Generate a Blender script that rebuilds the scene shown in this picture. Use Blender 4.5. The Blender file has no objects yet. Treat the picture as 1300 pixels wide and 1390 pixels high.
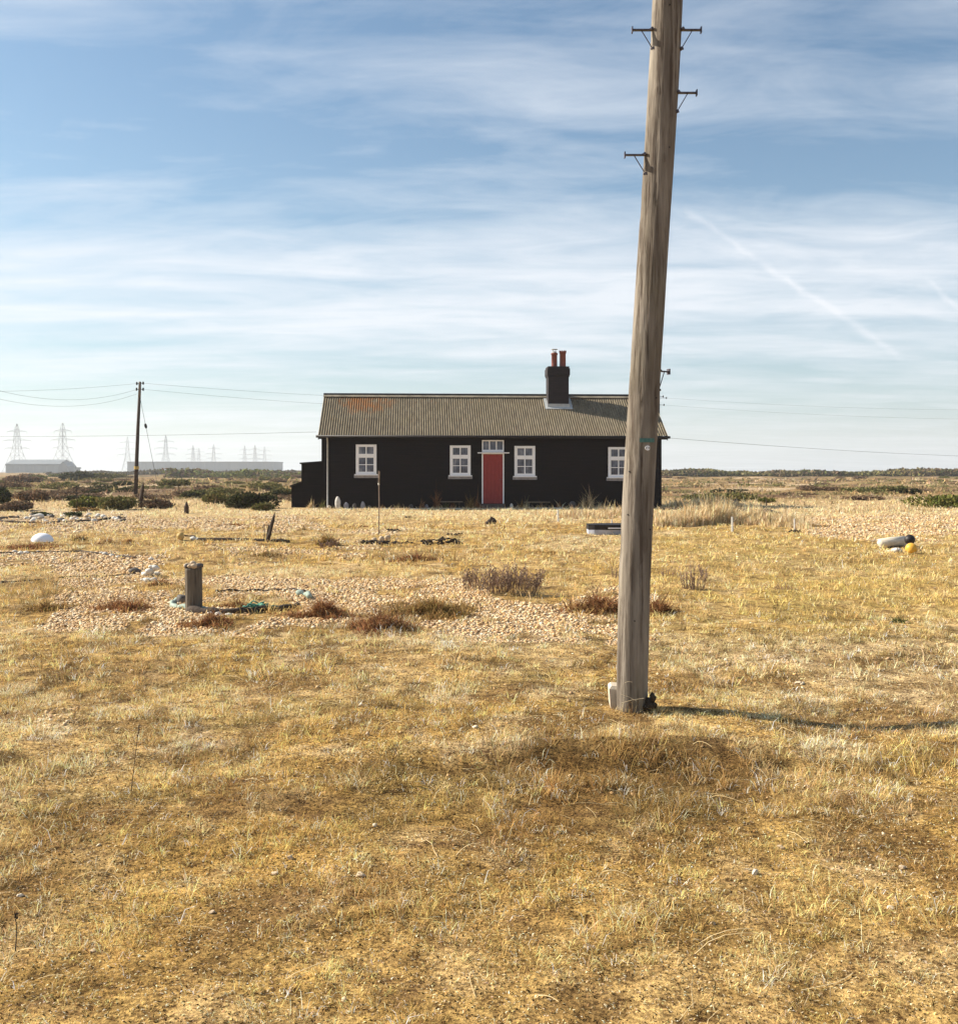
import bpy, math, random
import numpy as np
from mathutils import Vector, Matrix
random.seed(11); RNG = np.random.default_rng(11)
R = math.radians
scene = bpy.context.scene
COL = scene.collection
F, CX, HY, CAMH = 1400.0, 650.0, 640.0, 1.55      # focal length (px), centre column, horizon row, eye height

# ------------------------------------------------------------------ noise
_perm = np.random.default_rng(5).permutation(4096)
def _h(ix, iy, s):
    return _perm[(_perm[(ix + s * 131) & 4095] + iy) & 4095]
def perlin(x, y, s=0):
    x = np.asarray(x, float); y = np.asarray(y, float)
    ix = np.floor(x).astype(np.int64); iy = np.floor(y).astype(np.int64)
    fx = x - ix; fy = y - iy
    ux = fx*fx*fx*(fx*(fx*6-15)+10); uy = fy*fy*fy*(fy*(fy*6-15)+10)
    def g(a, b):
        ang = _h(ix+a, iy+b, s) * (2*math.pi/4096)
        return np.cos(ang)*(fx-a) + np.sin(ang)*(fy-b)
    n0 = g(0,0)*(1-ux) + g(1,0)*ux; n1 = g(0,1)*(1-ux) + g(1,1)*ux
    return (n0*(1-uy) + n1*uy) * 1.5
def fbm(x, y, s=0, o=4):
    v = 0; a = 1; t = 0
    for i in range(o):
        v = v + a*perlin(x*2**i, y*2**i, s+i*7); t += a; a *= .5
    return v / t * 1.4
def sst(a, b, x):
    t = np.clip((x-a)/(b-a), 0, 1); return t*t*(3-2*t)

# ------------------------------------------------------------------ terrain
HA = np.array([-213/F*42.8, 42.8]); HB = np.array([247/F*43.7, 43.7])
HL = float(np.linalg.norm(HB-HA)); HU = (HB-HA)/HL; HN = np.array([-HU[1], HU[0]]); PSI = math.atan2(HU[1], HU[0])
def ground_z(x, y):
    x = np.asarray(x, float); y = np.asarray(y, float)
    r = np.hypot(x, y)
    z = .035*fbm(x/1.1, y/1.1, 1, 3) + .05*fbm(x/3.7+9, y/3.7, 2, 3)*sst(2, 6, r) 
    z = z + sst(9, 25, r)*.05*fbm(x/6, y/6, 31, 3)
    # hummock of rank grass in front of the near pole
    z = z + .10*np.exp(-(((x-.85)/.9)**2 + ((y-5.72)/.22)**2)) + .035*np.exp(-(((x-1.6)/.35)**2 + ((y-6.6)/.5)**2)) - .05*np.exp(-(((x-2.5)/.45)**2 + ((y-6.5)/.6)**2))
    z = z - .05*np.exp(-(((x-.2)/2.0)**2 + ((y-5.38)/.13)**2))
    s = (x-HA[0])*HU[0] + (y-HA[1])*HU[1]; t = (x-HA[0])*HN[0] + (y-HA[1])*HN[1]
    d = np.maximum(np.maximum(-s-2.5, s-HL-1), np.maximum(-t-1, t-6))
    w = sst(0, 3, d)
    far = sst(52, 95, r)
    hum = .38*fbm(x/14, y/9, 3, 3) + .8*fbm(x/90, y/60, 4, 2)*sst(150, 400, r)
    hum = hum * (1 - sst(900, 1800, r))
    return z*w*(1-far) + hum*far
Z00 = float(ground_z(0, 0)); CAMZ = CAMH
def at(px, py):
    Y = CAMH*F/(py-HY)
    for _ in range(12):
        X = (px-CX)/F*Y
        Y = .5*Y + .5*(CAMZ-float(ground_z(X, Y)))*F/(py-HY)
    X = (px-CX)/F*Y
    return Vector((X, Y, float(ground_z(X, Y))))
def mpp(p): return p.y/F       # metres per photo pixel at a point

# ------------------------------------------------------------------ helpers
def link(o): COL.objects.link(o); return o
def tag(o, label=None, cat=None, group=None, kind=None):
    for k, v in (('label', label), ('category', cat), ('group', group), ('kind', kind)):
        if v: o[k] = v
    return o
def empty(name, loc, rz=0, **k):
    o = bpy.data.objects.new(name, None); o.location = loc; o.rotation_euler = (0, 0, rz); o.empty_display_size = .2
    link(o); return tag(o, **k)
def nmesh(name, V, Fc, mats, parent=None, col=None, smooth=False, mi=None, loc=None, extra=None):
    """numpy mesh: V (n,3), Fc list of equal-length or ragged index lists"""
    me = bpy.data.meshes.new(name)
    V = np.asarray(V, np.float32)
    if isinstance(Fc, np.ndarray):
        n, k = Fc.shape
        tot = np.full(n, k, np.int32); idx = Fc.astype(np.int32).ravel()
    else:
        tot = np.array([len(f) for f in Fc], np.int32); idx = np.array([i for f in Fc for i in f], np.int32); n = len(Fc)
    st = np.concatenate([[0], np.cumsum(tot)[:-1]]).astype(np.int32)
    me.vertices.add(len(V)); me.vertices.foreach_set('co', V.ravel())
    me.loops.add(len(idx)); me.loops.foreach_set('vertex_index', idx)
    me.polygons.add(n); me.polygons.foreach_set('loop_start', st); me.polygons.foreach_set('loop_total', tot)
    me.polygons.foreach_set('use_smooth', np.full(n, smooth, bool))
    if mi is not None: me.polygons.foreach_set('material_index', np.asarray(mi, np.int32))
    me.update(calc_edges=True)
    if col is not None:
        a = me.color_attributes.new('Col', 'FLOAT_COLOR', 'POINT')
        c = np.ones((len(V), 4), np.float32); c[:, :3] = col
        a.data.foreach_set('color', c.ravel())
    if extra:
        for k_, v_ in extra.items():
            a = me.attributes.new(k_, 'FLOAT', 'POINT'); a.data.foreach_set('value', np.asarray(v_, np.float32))
    for m in (mats if isinstance(mats, (list, tuple)) else [mats]): me.materials.append(m)
    o = bpy.data.objects.new(name, me); link(o)
    if parent is not None: o.parent = parent
    if loc is not None: o.location = loc
    return o
class MB:
    def __init__(s): s.v = []; s.f = []
    def add(s, vs, fs):
        b = len(s.v); s.v += [tuple(v) for v in vs]; s.f += [[i+b for i in f] for f in fs]; return s
    def box(s, x0, x1, y0, y1, z0, z1, bev=0):
        if bev <= 0:
            vs = [(x, y, z) for z in (z0, z1) for y in (y0, y1) for x in (x0, x1)]
            fs = [(0,2,3,1),(4,5,7,6),(0,1,5,4),(2,6,7,3),(0,4,6,2),(1,3,7,5)]
            return s.add(vs, fs)
        # chamfered vertical edges and top
        b = bev; ring = [(x0+b,y0),(x1-b,y0),(x1,y0+b),(x1,y1-b),(x1-b,y1),(x0+b,y1),(x0,y1-b),(x0,y0+b)]
        cx, cy = (x0+x1)/2, (y0+y1)/2
        def inn(p, d): return (p[0]+(d if p[0]<cx else -d), p[1]+(d if p[1]<cy else -d))
        vs = [(p[0],p[1],z0+b) for p in ring]+[(p[0],p[1],z1-b) for p in ring]+[(*inn(p,b*.7),z0) for p in ring]+[(*inn(p,b*.7),z1) for p in ring]
        fs = []
        for i in range(8):
            j=(i+1)%8; fs += [(i,j,8+j,8+i),(16+i,16+j,j,i),(8+i,8+j,24+j,24+i)]
        fs += [tuple(range(23,15,-1)), tuple(range(24,32))]
        return s.add(vs, fs)
    def tube(s, pts, rad, n=8, caps=True, jit=0):
        pts = [Vector(p) for p in pts]
        if not isinstance(rad, (list, tuple)): rad = [rad]*len(pts)
        vs = []; ref = None
        for i, p in enumerate(pts):
            d = (pts[min(i+1, len(pts)-1)]-pts[max(i-1, 0)]).normalized()
            if ref is None: ref = d.orthogonal().normalized()
            ref = (ref - d*ref.dot(d)).normalized(); q = d.cross(ref)
            for k in range(n):
                a = 2*math.pi*k/n; rr = rad[i]*(1+random.uniform(-jit, jit))
                vs.append(p + (ref*math.cos(a)+q*math.sin(a))*rr)
        fs = [(i*n+k, i*n+(k+1)%n, (i+1)*n+(k+1)%n, (i+1)*n+k) for i in range(len(pts)-1) for k in range(n)]
        if caps: fs += [tuple(range(n-1, -1, -1)), tuple(range((len(pts)-1)*n, len(pts)*n))]
        return s.add(vs, fs)
    def bar(s, a, b, w, h=None):
        return s.tube([a, b], w/2*1.2, 4)
    def rock(s, c, r, seed=0, sub=2):
        import bmesh
        bm = bmesh.new(); bmesh.ops.create_icosphere(bm, subdivisions=sub, radius=1); rr = random.Random(seed)
        pl = [Vector((rr.gauss(0,1), rr.gauss(0,1), rr.gauss(0,1))).normalized() for _ in range(9)]; dd = [rr.uniform(.55, .9) for _ in pl]; vs = []
        for v in bm.verts:
            p = v.co.copy()
            for n, d in zip(pl, dd):
                q = p.dot(n)
                if q > d: p -= n*(q-d)
            p *= 1+rr.uniform(-.04, .04); vs.append((c[0]+p.x*r[0]*1.15, c[1]+p.y*r[1]*1.15, c[2]+p.z*r[2]*1.15))
        bm.verts.ensure_lookup_table(); fs = [tuple(v.index for v in f.verts) for f in bm.faces]; bm.free(); return s.add(vs, fs)
    def blob(s, c, r, sub=3, jit=.1, seed=0):
        import bmesh
        bm = bmesh.new(); bmesh.ops.create_icosphere(bm, subdivisions=sub, radius=1)
        rr = random.Random(seed); ph = [rr.uniform(0, 9) for _ in range(6)]
        vs = []
        for v in bm.verts:
            p = v.co; k = 1+jit*(math.sin(p.x*2.3+ph[0])+math.sin(p.y*2.9+ph[1])*.8+math.sin(p.z*3.1+ph[2])*.7+.5*math.sin(p.x*5.7+p.y*4+ph[3])+.5*math.sin(p.z*6+p.y*5+ph[4]))
            vs.append((c[0]+p.x*r[0]*k, c[1]+p.y*r[1]*k, c[2]+p.z*r[2]*k))
        bm.verts.ensure_lookup_table()
        fs = [tuple(v.index for v in f.verts) for f in bm.faces]; bm.free()
        return s.add(vs, fs)
    def build(s, name, mat, parent=None, smooth=False, loc=None):
        return nmesh(name, np.array(s.v), s.f, mat, parent, smooth=smooth, loc=loc)

# ------------------------------------------------------------------ materials
class NT:
    def __init__(s, name):
        s.m = bpy.data.materials.new(name); s.m.use_nodes = True; s.t = s.m.node_tree; s.n = s.t.nodes
        s.p = s.n['Principled BSDF']; s.out = s.n['Material Output']
    def N(s, typ, **k):
        n = s.n.new(typ)
        for a, b in k.items():
            if a.startswith('i_'):
                key = a[2:]; key = int(key) if key.isdigit() else key.replace('_', ' ')
                n.inputs[key].default_value = b
            else: setattr(n, a, b)
        return n
    def L(s, a, b): s.t.links.new(a, b)
    def ramp(s, fac, stops):
        r = s.N('ShaderNodeValToRGB'); e = r.color_ramp.elements
        while len(e) < len(stops): e.new(.5)
        for el, (p, c) in zip(e, stops): el.position = p; el.color = (*c, 1) if len(c) == 3 else c
        s.L(fac, r.inputs[0]); return r.outputs[0]
    def mix(s, fac, a, b, mode='MIX'):
        m = s.N('ShaderNodeMix', data_type='RGBA', blend_type=mode)
        for sock, v in ((m.inputs[0], fac), (m.inputs[6], a), (m.inputs[7], b)):
            if isinstance(v, (int, float)): sock.default_value = v
            elif isinstance(v, tuple): sock.default_value = (*v, 1)
            else: s.L(v, sock)
        return m.outputs[2]
    def math(s, op, a, b=None, c=None, clamp=False):
        m = s.N('ShaderNodeMath', operation=op, use_clamp=clamp)
        for i, v in enumerate((a, b, c)):
            if v is None: continue
            if isinstance(v, (int, float)): m.inputs[i].default_value = v
            else: s.L(v, m.inputs[i])
        return m.outputs[0]
    def noise(s, vec, scale, detail=4, rough=.55):
        n = s.N('ShaderNodeTexNoise'); n.inputs['Scale'].default_value = scale; n.inputs['Detail'].default_value = detail; n.inputs['Roughness'].default_value = rough
        if vec is not None: s.L(vec, n.inputs['Vector'])
        return n.outputs[0]
    def obj(s, scale=(1,1,1)):
        tc = s.N('ShaderNodeTexCoord'); mp = s.N('ShaderNodeMapping'); mp.inputs['Scale'].default_value = scale
        s.L(tc.outputs['Object'], mp.inputs[0]); return mp.outputs[0]
    def bump(s, h, strength, dist):
        b = s.N('ShaderNodeBump'); b.inputs['Strength'].default_value = strength; b.inputs['Distance'].default_value = dist
        s.L(h, b.inputs['Height']); s.L(b.outputs[0], s.p.inputs['Normal'])
def simple(name, c0, c1, scale=8, rough=.8, bump=.3, bd=.01, stretch=(1,1,1), spec=.3, metal=0):
    t = NT(name); v = t.obj(stretch); n = t.noise(v, scale, 6, .6)
    t.L(t.ramp(n, [(.3, c0), (.7, c1)]), t.p.inputs['Base Color'])
    t.p.inputs['Roughness'].default_value = rough; t.p.inputs['Specular IOR Level'].default_value = spec; t.p.inputs['Metallic'].default_value = metal
    if bump: t.bump(n, bump, bd)
    return t.m
def attr_mat(name, transl=.35, var=.25, rough=.75):
    t = NT(name); a = t.N('ShaderNodeAttribute', attribute_name='Col')
    t.n.remove(t.p)
    d = t.N('ShaderNodeBsdfDiffuse'); tr = t.N('ShaderNodeBsdfTranslucent'); mx = t.N('ShaderNodeMixShader', i_0=transl)
    t.L(a.outputs[0], d.inputs[0]); t.L(a.outputs[0], tr.inputs[0]); t.L(d.outputs[0], mx.inputs[1]); t.L(tr.outputs[0], mx.inputs[2]); t.L(mx.outputs[0], t.out.inputs[0])
    return t.m
M = {}
M['blade'] = attr_mat('dry_grass', .3)
M['leaf'] = attr_mat('leaves', .2)
def pebble_mat():
    t = NT('pebble'); a = t.N('ShaderNodeAttribute', attribute_name='Col')
    t.L(a.outputs[0], t.p.inputs['Base Color']); t.p.inputs['Roughness'].default_value = .65; t.p.inputs['Specular IOR Level'].default_value = .3
    return t.m
M['pebble'] = pebble_mat()
M['tar'] = simple('tarred_boards', (.002,.0006,.0006), (.011,.0045,.0045), 3, .6, .3, .01, (.35,1,6), .16)
M['tar2'] = simple('tarred_wood', (.005,.003,.003), (.012,.008,.008), 4, .8, .3, .01, (1,1,1), .12)
M['white'] = simple('white_paint', (.80,.80,.83), (.88,.88,.90), 9, .5, .1, .003)
M['white2'] = simple('weathered_white_paint', (.5,.49,.46), (.68,.66,.62), 14, .7, .2, .004)
M['sill'] = simple('sill_paint', (.20,.20,.23), (.34,.33,.36), 9, .7, .1, .003)
M['red'] = simple('red_door_paint', (.21,.022,.023), (.30,.036,.035), 6, .5, .1, .004, (3,1,1))
M['terra'] = simple('terracotta', (.16,.055,.042), (.25,.085,.065), 9, .85, .2, .005)
M['lead'] = simple('lead_flashing', (.34,.36,.37), (.52,.53,.52), 7, .55, .3, .01)
M['steel'] = simple('galvanised_iron', (.05,.05,.065), (.14,.12,.14), 40, .55, .3, .002, (1,1,1), .5, .6)
M['pipe'] = simple('grey_pipe', (.32,.31,.30), (.46,.45,.43), 9, .6, .1, .003)
M['wire'] = simple('cable', (.06,.06,.07), (.09,.09,.10), 9, .7, 0)
M['creosote'] = simple('creosoted_wood', (.028,.016,.010), (.075,.045,.03), 6, .8, .4, .01, (6,6,.5))
M['drift'] = simple('driftwood', (.10,.07,.045), (.26,.20,.15), 14, .9, .6, .01, (3,3,.6))
M['driftdark'] = simple('dark_driftwood', (.022,.015,.011), (.075,.052,.038), 14, .9, .6, .01, (3,3,.6))
M['log'] = simple('bleached_log', (.50,.43,.33), (.78,.70,.57), 6, .9, .5, .01, (.5,5,5))
M['flint'] = simple('flint', (.40,.36,.31), (.78,.74,.68), 9, .7, .4, .01)
M['flintdark'] = simple('dark_stone', (.05,.045,.04), (.14,.12,.11), 12, .7, .4, .01)
M['flintcream'] = simple('cream_flint', (.50,.42,.31), (.80,.72,.58), 60, .7, .4, .004)
M['flinttan'] = simple('tan_flint', (.34,.25,.16), (.62,.48,.33), 60, .7, .4, .004)
M['limewhite'] = simple('white_stone', (.46,.42,.36), (.76,.73,.67), 22, .7, .4, .01)
M['yellow'] = simple('yellow_float', (.62,.33,.04), (.74,.42,.06), 5, .45, .1, .004)
M['yellowold'] = simple('faded_yellow_float', (.45,.29,.09), (.62,.42,.16), 9, .7, .1, .004)
M['blackball'] = simple('black_rubber', (.012,.010,.010), (.025,.02,.02), 8, .5, .1, .004)
M['netgreen'] = simple('green_netting', (.03,.15,.11), (.12,.34,.26), 60, .8, .8, .01)
M['rope'] = simple('pale_green_rope', (.20,.27,.22), (.42,.48,.42), 60, .85, .8, .01)
M['soil'] = simple('dark_soil', (.03,.021,.014), (.08,.055,.035), 16, .95, .6, .02)
M['cladding'] = simple('pale_cladding', (.17,.20,.23), (.22,.25,.28), .3, .7, 0, .01, (1,1,.05))
M['claddark'] = simple('grey_roof_cladding', (.13,.15,.17), (.17,.19,.21), .2, .7, 0)
M['pylon'] = simple('pylon_steel', (.34,.36,.38), (.42,.44,.46), .5, .6, 0)
M['plate'] = simple('green_plate', (.05,.14,.13), (.10,.21,.19), 60, .6, .2, .002)
M['concrete'] = simple('concrete', (.40,.33,.25), (.62,.54,.42), 12, .9, .4, .01)
M['boatblue'] = simple('pale_blue_grey_paint', (.28,.30,.38), (.42,.44,.52), 7, .6, .1, .004)
M['black'] = simple('black_paint', (.008,.007,.008), (.02,.016,.018), 7, .6, .1, .004)
M['yplate'] = simple('yellow_plate', (.5,.33,.08), (.6,.4,.1), 7, .6, 0)
def glass_mat():
    t = NT('window_glass'); v = t.obj((1.7,1,1.1)); n = t.noise(v, 2.1, 3)
    t.L(t.ramp(n, [(.30, (.016,.018,.034)), (.52, (.07,.08,.12)), (.68, (.17,.18,.22))]), t.p.inputs['Base Color'])  # bluish base makes up for weak sky reflection; paler patches suggest curtains
    t.p.inputs['Roughness'].default_value = .06; t.p.inputs['Specular IOR Level'].default_value = .6; t.bump(t.noise(v, 3, 2), .12, .02)
    return t.m
M['glass'] = glass_mat()
def roof_mat():
    t = NT('corrugated_roof'); v = t.obj()
    n = t.noise(v, 1.3, 8, .65); n2 = t.noise(t.obj((14,1.4,1.4)), 1.5, 5, .6)
    base = t.ramp(n2, [(.3, (.105,.080,.052)), (.7, (.27,.222,.15))])
    base = t.mix(t.ramp(n, [(.46, (0,0,0)), (.70, (.55,.55,.55))]), base, (.17,.135,.075))
    sp = t.noise(v, 22, 3, .7)
    sep = t.N('ShaderNodeSeparateXYZ'); t.L(v, sep.inputs[0])
    # lichen: a big orange bloom high on the left, fainter ones elsewhere
    dx = t.math('DIVIDE', t.math('SUBTRACT', sep.outputs[0], 1.75), 1.15); dz = t.math('DIVIDE', t.math('SUBTRACT', sep.outputs[2], 4.55), .55)
    g = t.math('SUBTRACT', 1.0, t.math('ADD', t.math('MULTIPLY', dx, dx), t.math('MULTIPLY', dz, dz)))
    nn = t.noise(t.obj((1.6,.7,.7)), 2.6, 8, .75)
    f = t.math('ADD', t.math('MULTIPLY', t.math('MAXIMUM', g, -.6), .16), nn)
    f = t.ramp(f, [(.50, (0,0,0)), (.70, (.8,.8,.8))])
    base = t.mix(f, base, (.30,.115,.03))
    base = t.mix(t.ramp(sp, [(.66, (0,0,0)), (.72, (.7,.7,.7))]), base, (.45,.42,.34))
    t.L(base, t.p.inputs['Base Color']); t.p.inputs['Roughness'].default_value = .85; t.p.inputs['Specular IOR Level'].default_value = .2
    t.bump(sp, .2, .01)
    return t.m
M['roof'] = roof_mat()
def pole_mat():
    t = NT('weathered_pole_wood')
    v = t.obj((7,7,.8)); v2 = t.obj((30,30,1.3)); v3 = t.obj((90,90,5)); v4 = t.obj((1,1,.35))
    n = t.noise(v, 1.6, 8, .6); n2 = t.noise(v2, 1.0, 6, .7); n3 = t.noise(v3, 1, 3, .6)
    base = t.ramp(n, [(.28, (.14,.115,.092)), (.5, (.235,.203,.168)), (.74, (.38,.34,.29))])
    base = t.mix(t.ramp(n2, [(.38, (.9,.9,.9)), (.49, (0,0,0))]), base, (.10,.075,.058))
    base = t.mix(t.ramp(t.noise(v4, 3.0, 5, .7), [(.5, (0,0,0)), (.75, (.55,.55,.55))]), base, (.17,.15,.09))
    base = t.mix(.35, base, t.ramp(n3, [(.3, (.3,.25,.2)), (.7, (1,.95,.9))]), 'MULTIPLY')
    kn = t.N('ShaderNodeTexVoronoi'); kn.inputs['Scale'].default_value = 1; t.L(t.obj((5,5,2.1)), kn.inputs['Vector'])
    kf = t.ramp(kn.outputs['Distance'], [(.03, (.7,.7,.7)), (.075, (.15,.15,.15)), (.11, (.25,.25,.25)), (.16, (0,0,0))])
    base = t.mix(kf, base, (.06,.038,.026))
    t.L(base, t.p.inputs['Base Color']); t.p.inputs['Roughness'].default_value = .85; t.p.inputs['Specular IOR Level'].default_value = .2
    h = t.math('ADD', t.math('MULTIPLY', t.math('MINIMUM', n2, .48), 2.4), t.math('MULTIPLY', n3, .35))
    t.bump(h, .9, .012)
    return t.m
M['pole'] = pole_mat()
def ground_mat():
    t = NT('dry_ground')
    a = t.N('ShaderNodeAttribute', attribute_name='Col'); s = t.N('ShaderNodeAttribute', attribute_name='shingle')
    tc = t.N('ShaderNodeTexCoord'); P = tc.outputs['Object']
    # shingle stones
    vo = t.N('ShaderNodeTexVoronoi'); vo.inputs['Scale'].default_value = 30; vo.inputs['Randomness'].default_value = 1; t.L(P, vo.inputs['Vector'])
    vo2 = t.N('ShaderNodeTexVoronoi'); vo2.inputs['Scale'].default_value = 7; t.L(P, vo2.inputs['Vector'])
    rnd = t.N('ShaderNodeSeparateColor'); t.L(vo.outputs['Color'], rnd.inputs[0])
    st = t.ramp(rnd.outputs[0], [(0, (.24,.14,.07)), (.18, (.50,.32,.16)), (.45, (.66,.49,.29)), (.72, (.72,.56,.36)), (.9, (.78,.67,.50)), (1, (.86,.80,.68))])
    st = t.mix(t.ramp(vo.outputs['Distance'], [(.5, (0,0,0)), (.95, (.85,.85,.85))]), st, (.12,.08,.05))
    rnd2 = t.N('ShaderNodeSeparateColor'); t.L(vo2.outputs['Color'], rnd2.inputs[0])
    st = t.mix(.5, st, t.ramp(rnd2.outputs[1], [(0, (.55,.45,.36)), (1, (1.15,1.08,1.0))]), 'MULTIPLY')
    # thatch, with the shade in its gaps put into the colour
    n1 = t.noise(P, 9, 8, .75); n2 = t.noise(P, 55, 5, .7); n3 = t.noise(P, 2.2, 6, .7)
    k = t.math('ADD', t.math('MULTIPLY', n1, .5), t.math('MULTIPLY', n2, .5))
    br = t.ramp(k, [(.40, (.13,.09,.06)), (.49, (.60,.53,.44)), (.60, (1.35,1.26,1.08))])
    g = t.mix(1.0, a.outputs[0], br, 'MULTIPLY')
    g = t.mix(t.ramp(n3, [(.52, (0,0,0)), (.72, (.45,.45,.45))]), g, (.19,.10,.05))
    mask = t.ramp(t.math('ADD', s.outputs['Fac'], t.math('MULTIPLY', t.math('SUBTRACT', n1, .5), 1.6)), [(.40, (0,0,0)), (.56, (1,1,1))])
    c = t.mix(mask, g, st)
    t.L(c, t.p.inputs['Base Color']); t.p.inputs['Roughness'].default_value = .95; t.p.inputs['Specular IOR Level'].default_value = .1
    dist = t.math('MULTIPLY', t.math('SUBTRACT', 1.0, vo.outputs['Distance']), 1.2)
    h = t.mix(mask, k, dist)
    t.bump(h, .9, .03)
    return t.m
M['ground'] = ground_mat()

# ------------------------------------------------------------------ ground cover fields
def to_px(x, y):
    y = np.maximum(y, .05)
    return CX + F*x/y, HY + F*CAMH/y
SH = [(-200,440,700,722,1.0),(-200,235,750,784,.9),(60,660,784,856,1.0),(430,560,716,738,.6),(600,900,806,868,.9),(1085,1600,700,730,1.1),
      (300,520,738,760,.6),(-200,190,690,706,.7),(930,1180,850,930,.35),(300,520,930,1010,.2),(480,640,1120,1185,.3),(1000,1240,1130,1200,.35),(-200,40,1180,1300,.3),(560,700,1240,1330,.2)]
def zone(u, v, uc, vc, ru, rv):
    return np.exp(-(((u-uc)/ru)**2+((v-vc)/rv)**2))
def dark_zone(u, v):  # brown and rank grass; the hummock's shade and shadow line are coloured in
    d = 0
    for q in [(835,1050,160,38,1.15),(965,1060,130,34,.95),(830,1100,150,26,.7),(620,1042,150,7,.6),(330,1100,170,30,.35),(860,1085,110,30,.35),(420,1085,90,14,.4),(110,1180,110,22,.35),(800,1255,120,30,.5),(60,800,110,14,.4),(250,800,60,6,.3),(1150,835,60,10,.4),(1140,1090,170,9,.4),(560,1120,130,18,.35),(520,1050,160,10,.4),(100,930,130,22,.3),(680,1110,60,22,.4),(560,830,110,11,.75),(515,852,60,8,.7),(690,795,62,16,.6),(430,836,50,9,.5),(170,825,46,8,.6),(60,826,40,7,.5),(285,845,42,6,.6),(320,812,70,7,.5),(40,744,60,4,.5),(560,755,60,9,.5),(150,743,60,4,.4),(800,830,55,18,.5),(900,820,30,12,.5),(350,758,50,5,.4),(230,905,90,10,.35),(430,930,110,8,.3),(60,1040,90,14,.4),(250,1150,100,16,.45),(500,1240,120,22,.4),(1050,1260,110,22,.45),(1230,1040,100,12,.45),(950,1160,90,14,.35),(700,900,120,7,.3),(1150,760,60,5,.4),(1010,770,80,5,.4),(1220,900,90,9,.35)]:
        d = d + zone(u, v, *q[:4])*q[4]
    return np.clip(d, 0, 1)
def shingle_f(x, y):
    u, v = to_px(x, y)
    ok = y > .5
    s = np.zeros_like(u)
    wob = 14*fbm(x/1.6, y/3.0, 41, 3)*np.clip((v-640)/150, .15, 1.5); wou = 40*fbm(x/1.6+30, y/3, 42, 3)
    for (a, b, c, d, k) in SH:
        ev = max(2.5, (d-c)*.18)
        m = sst(a-25, a+25, u+wou)*(1-sst(b-25, b+25, u+wou))*sst(c-ev, c+ev, v+wob)*(1-sst(d-ev, d+ev, v+wob))
        s = np.maximum(s, m*k)
    n = fbm(x/1.3, y/1.8, 43, 4)
    s = s - .65*sst(.0, .38, n) - .35*sst(.1, .45, fbm(x/.45, y/.55, 46, 3))                       # tufts of grass invade the shingle
    s = s + .55*sst(.30, .75, fbm(x/1.9+5, y/1.9, 44, 4))*(1-sst(60, 90, y))*.8
    s = s - .75*dark_zone(u, v)*(v < 900)
    farb = sst(60, 80, y)*.75*sst(.25, .5, fbm(x/22, y/16, 45, 3))
    s = np.maximum(s, farb)
    s = np.where(ok, s, .2)
    return np.clip(s, 0, 1.2)
STRAW=np.array([.63,.45,.205]); OCH=np.array([.50,.33,.11]); BRN=np.array([.235,.145,.055]); OLV=np.array([.33,.26,.095]); PALE=np.array([.72,.575,.37]); DRK=np.array([.105,.070,.030])
def lerp(a, b, t): return a*(1-t[..., None]) + b*t[..., None]
def cover_col(x, y):
    u, v = to_px(x, y)
    n1 = fbm(x/1.5, y/1.9, 51, 4); n2 = fbm(x/.6, y/.7, 52, 3); n3 = fbm(x/4.2, y/5.5, 53, 3)
    c = np.broadcast_to(STRAW, x.shape+(3,)).copy()
    c = lerp(c, OCH, sst(-.25, .45, n1)*.85)
    c = lerp(c, PALE, sst(.1, .55, -n3)*.6)
    c = lerp(c, BRN, sst(.05, .5, n2)*.7); c = lerp(c, PALE*1.1, sst(.08, .5, fbm(x/.45+3, y/.5, 55, 3))*.55); c = lerp(c, DRK*1.3, sst(.15, .5, fbm(x/.3+8, y/.36, 56, 3))*.7)
    gz = np.clip(zone(u, v, 1120, 800, 260, 75)*.75 + zone(u, v, 960, 740, 120, 20)*.4 + zone(u, v, 800, 880, 200, 20)*.2, 0, 1)
    c = lerp(c, OLV*1.5, np.clip(gz*.8*(.45+sst(-.3, .5, n2+n1)), 0, 1)*.8)
    c = lerp(c, OLV, sst(.2, .55, fbm(x/.9+20, y/.9, 54, 3))*.42)
    dz_ = dark_zone(u, v); c = lerp(c, BRN*.8, dz_*.9); c = lerp(c, DRK, dz_*sst(-.2, .3, n2)*.75)
    c = lerp(c, OCH*1.05, sst(980, 1250, v)*.5); c = lerp(c, BRN*1.1, sst(.05, .42, fbm(x/.75+14, y/1.0, 57, 4))*.8*sst(840, 960, v))
    # the band in front of the cottage is pale bleached grass
    c = lerp(c, PALE*1.02, sst(28, 38, y)*(1-sst(60, 90, y))*.65)
    # heath
    far = sst(50, 62, y)
    h1 = fbm(x/9, y/7, 61, 4); h2 = fbm(x/16+7, y/12, 62, 4)
    hc = np.broadcast_to(np.array([.40,.285,.15]), x.shape+(3,)).copy()
    hc = lerp(hc, np.array([.14,.15,.055]), sst(-.05, .35, h1)*.85)
    hc = lerp(hc, np.array([.17,.105,.075]), sst(.0, .4, h2)*.8)
    hc = lerp(hc, np.array([.55,.44,.31]), sst(.28, .5, -h1)*.8)
    c = lerp(c, hc, far)
    return c

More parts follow.
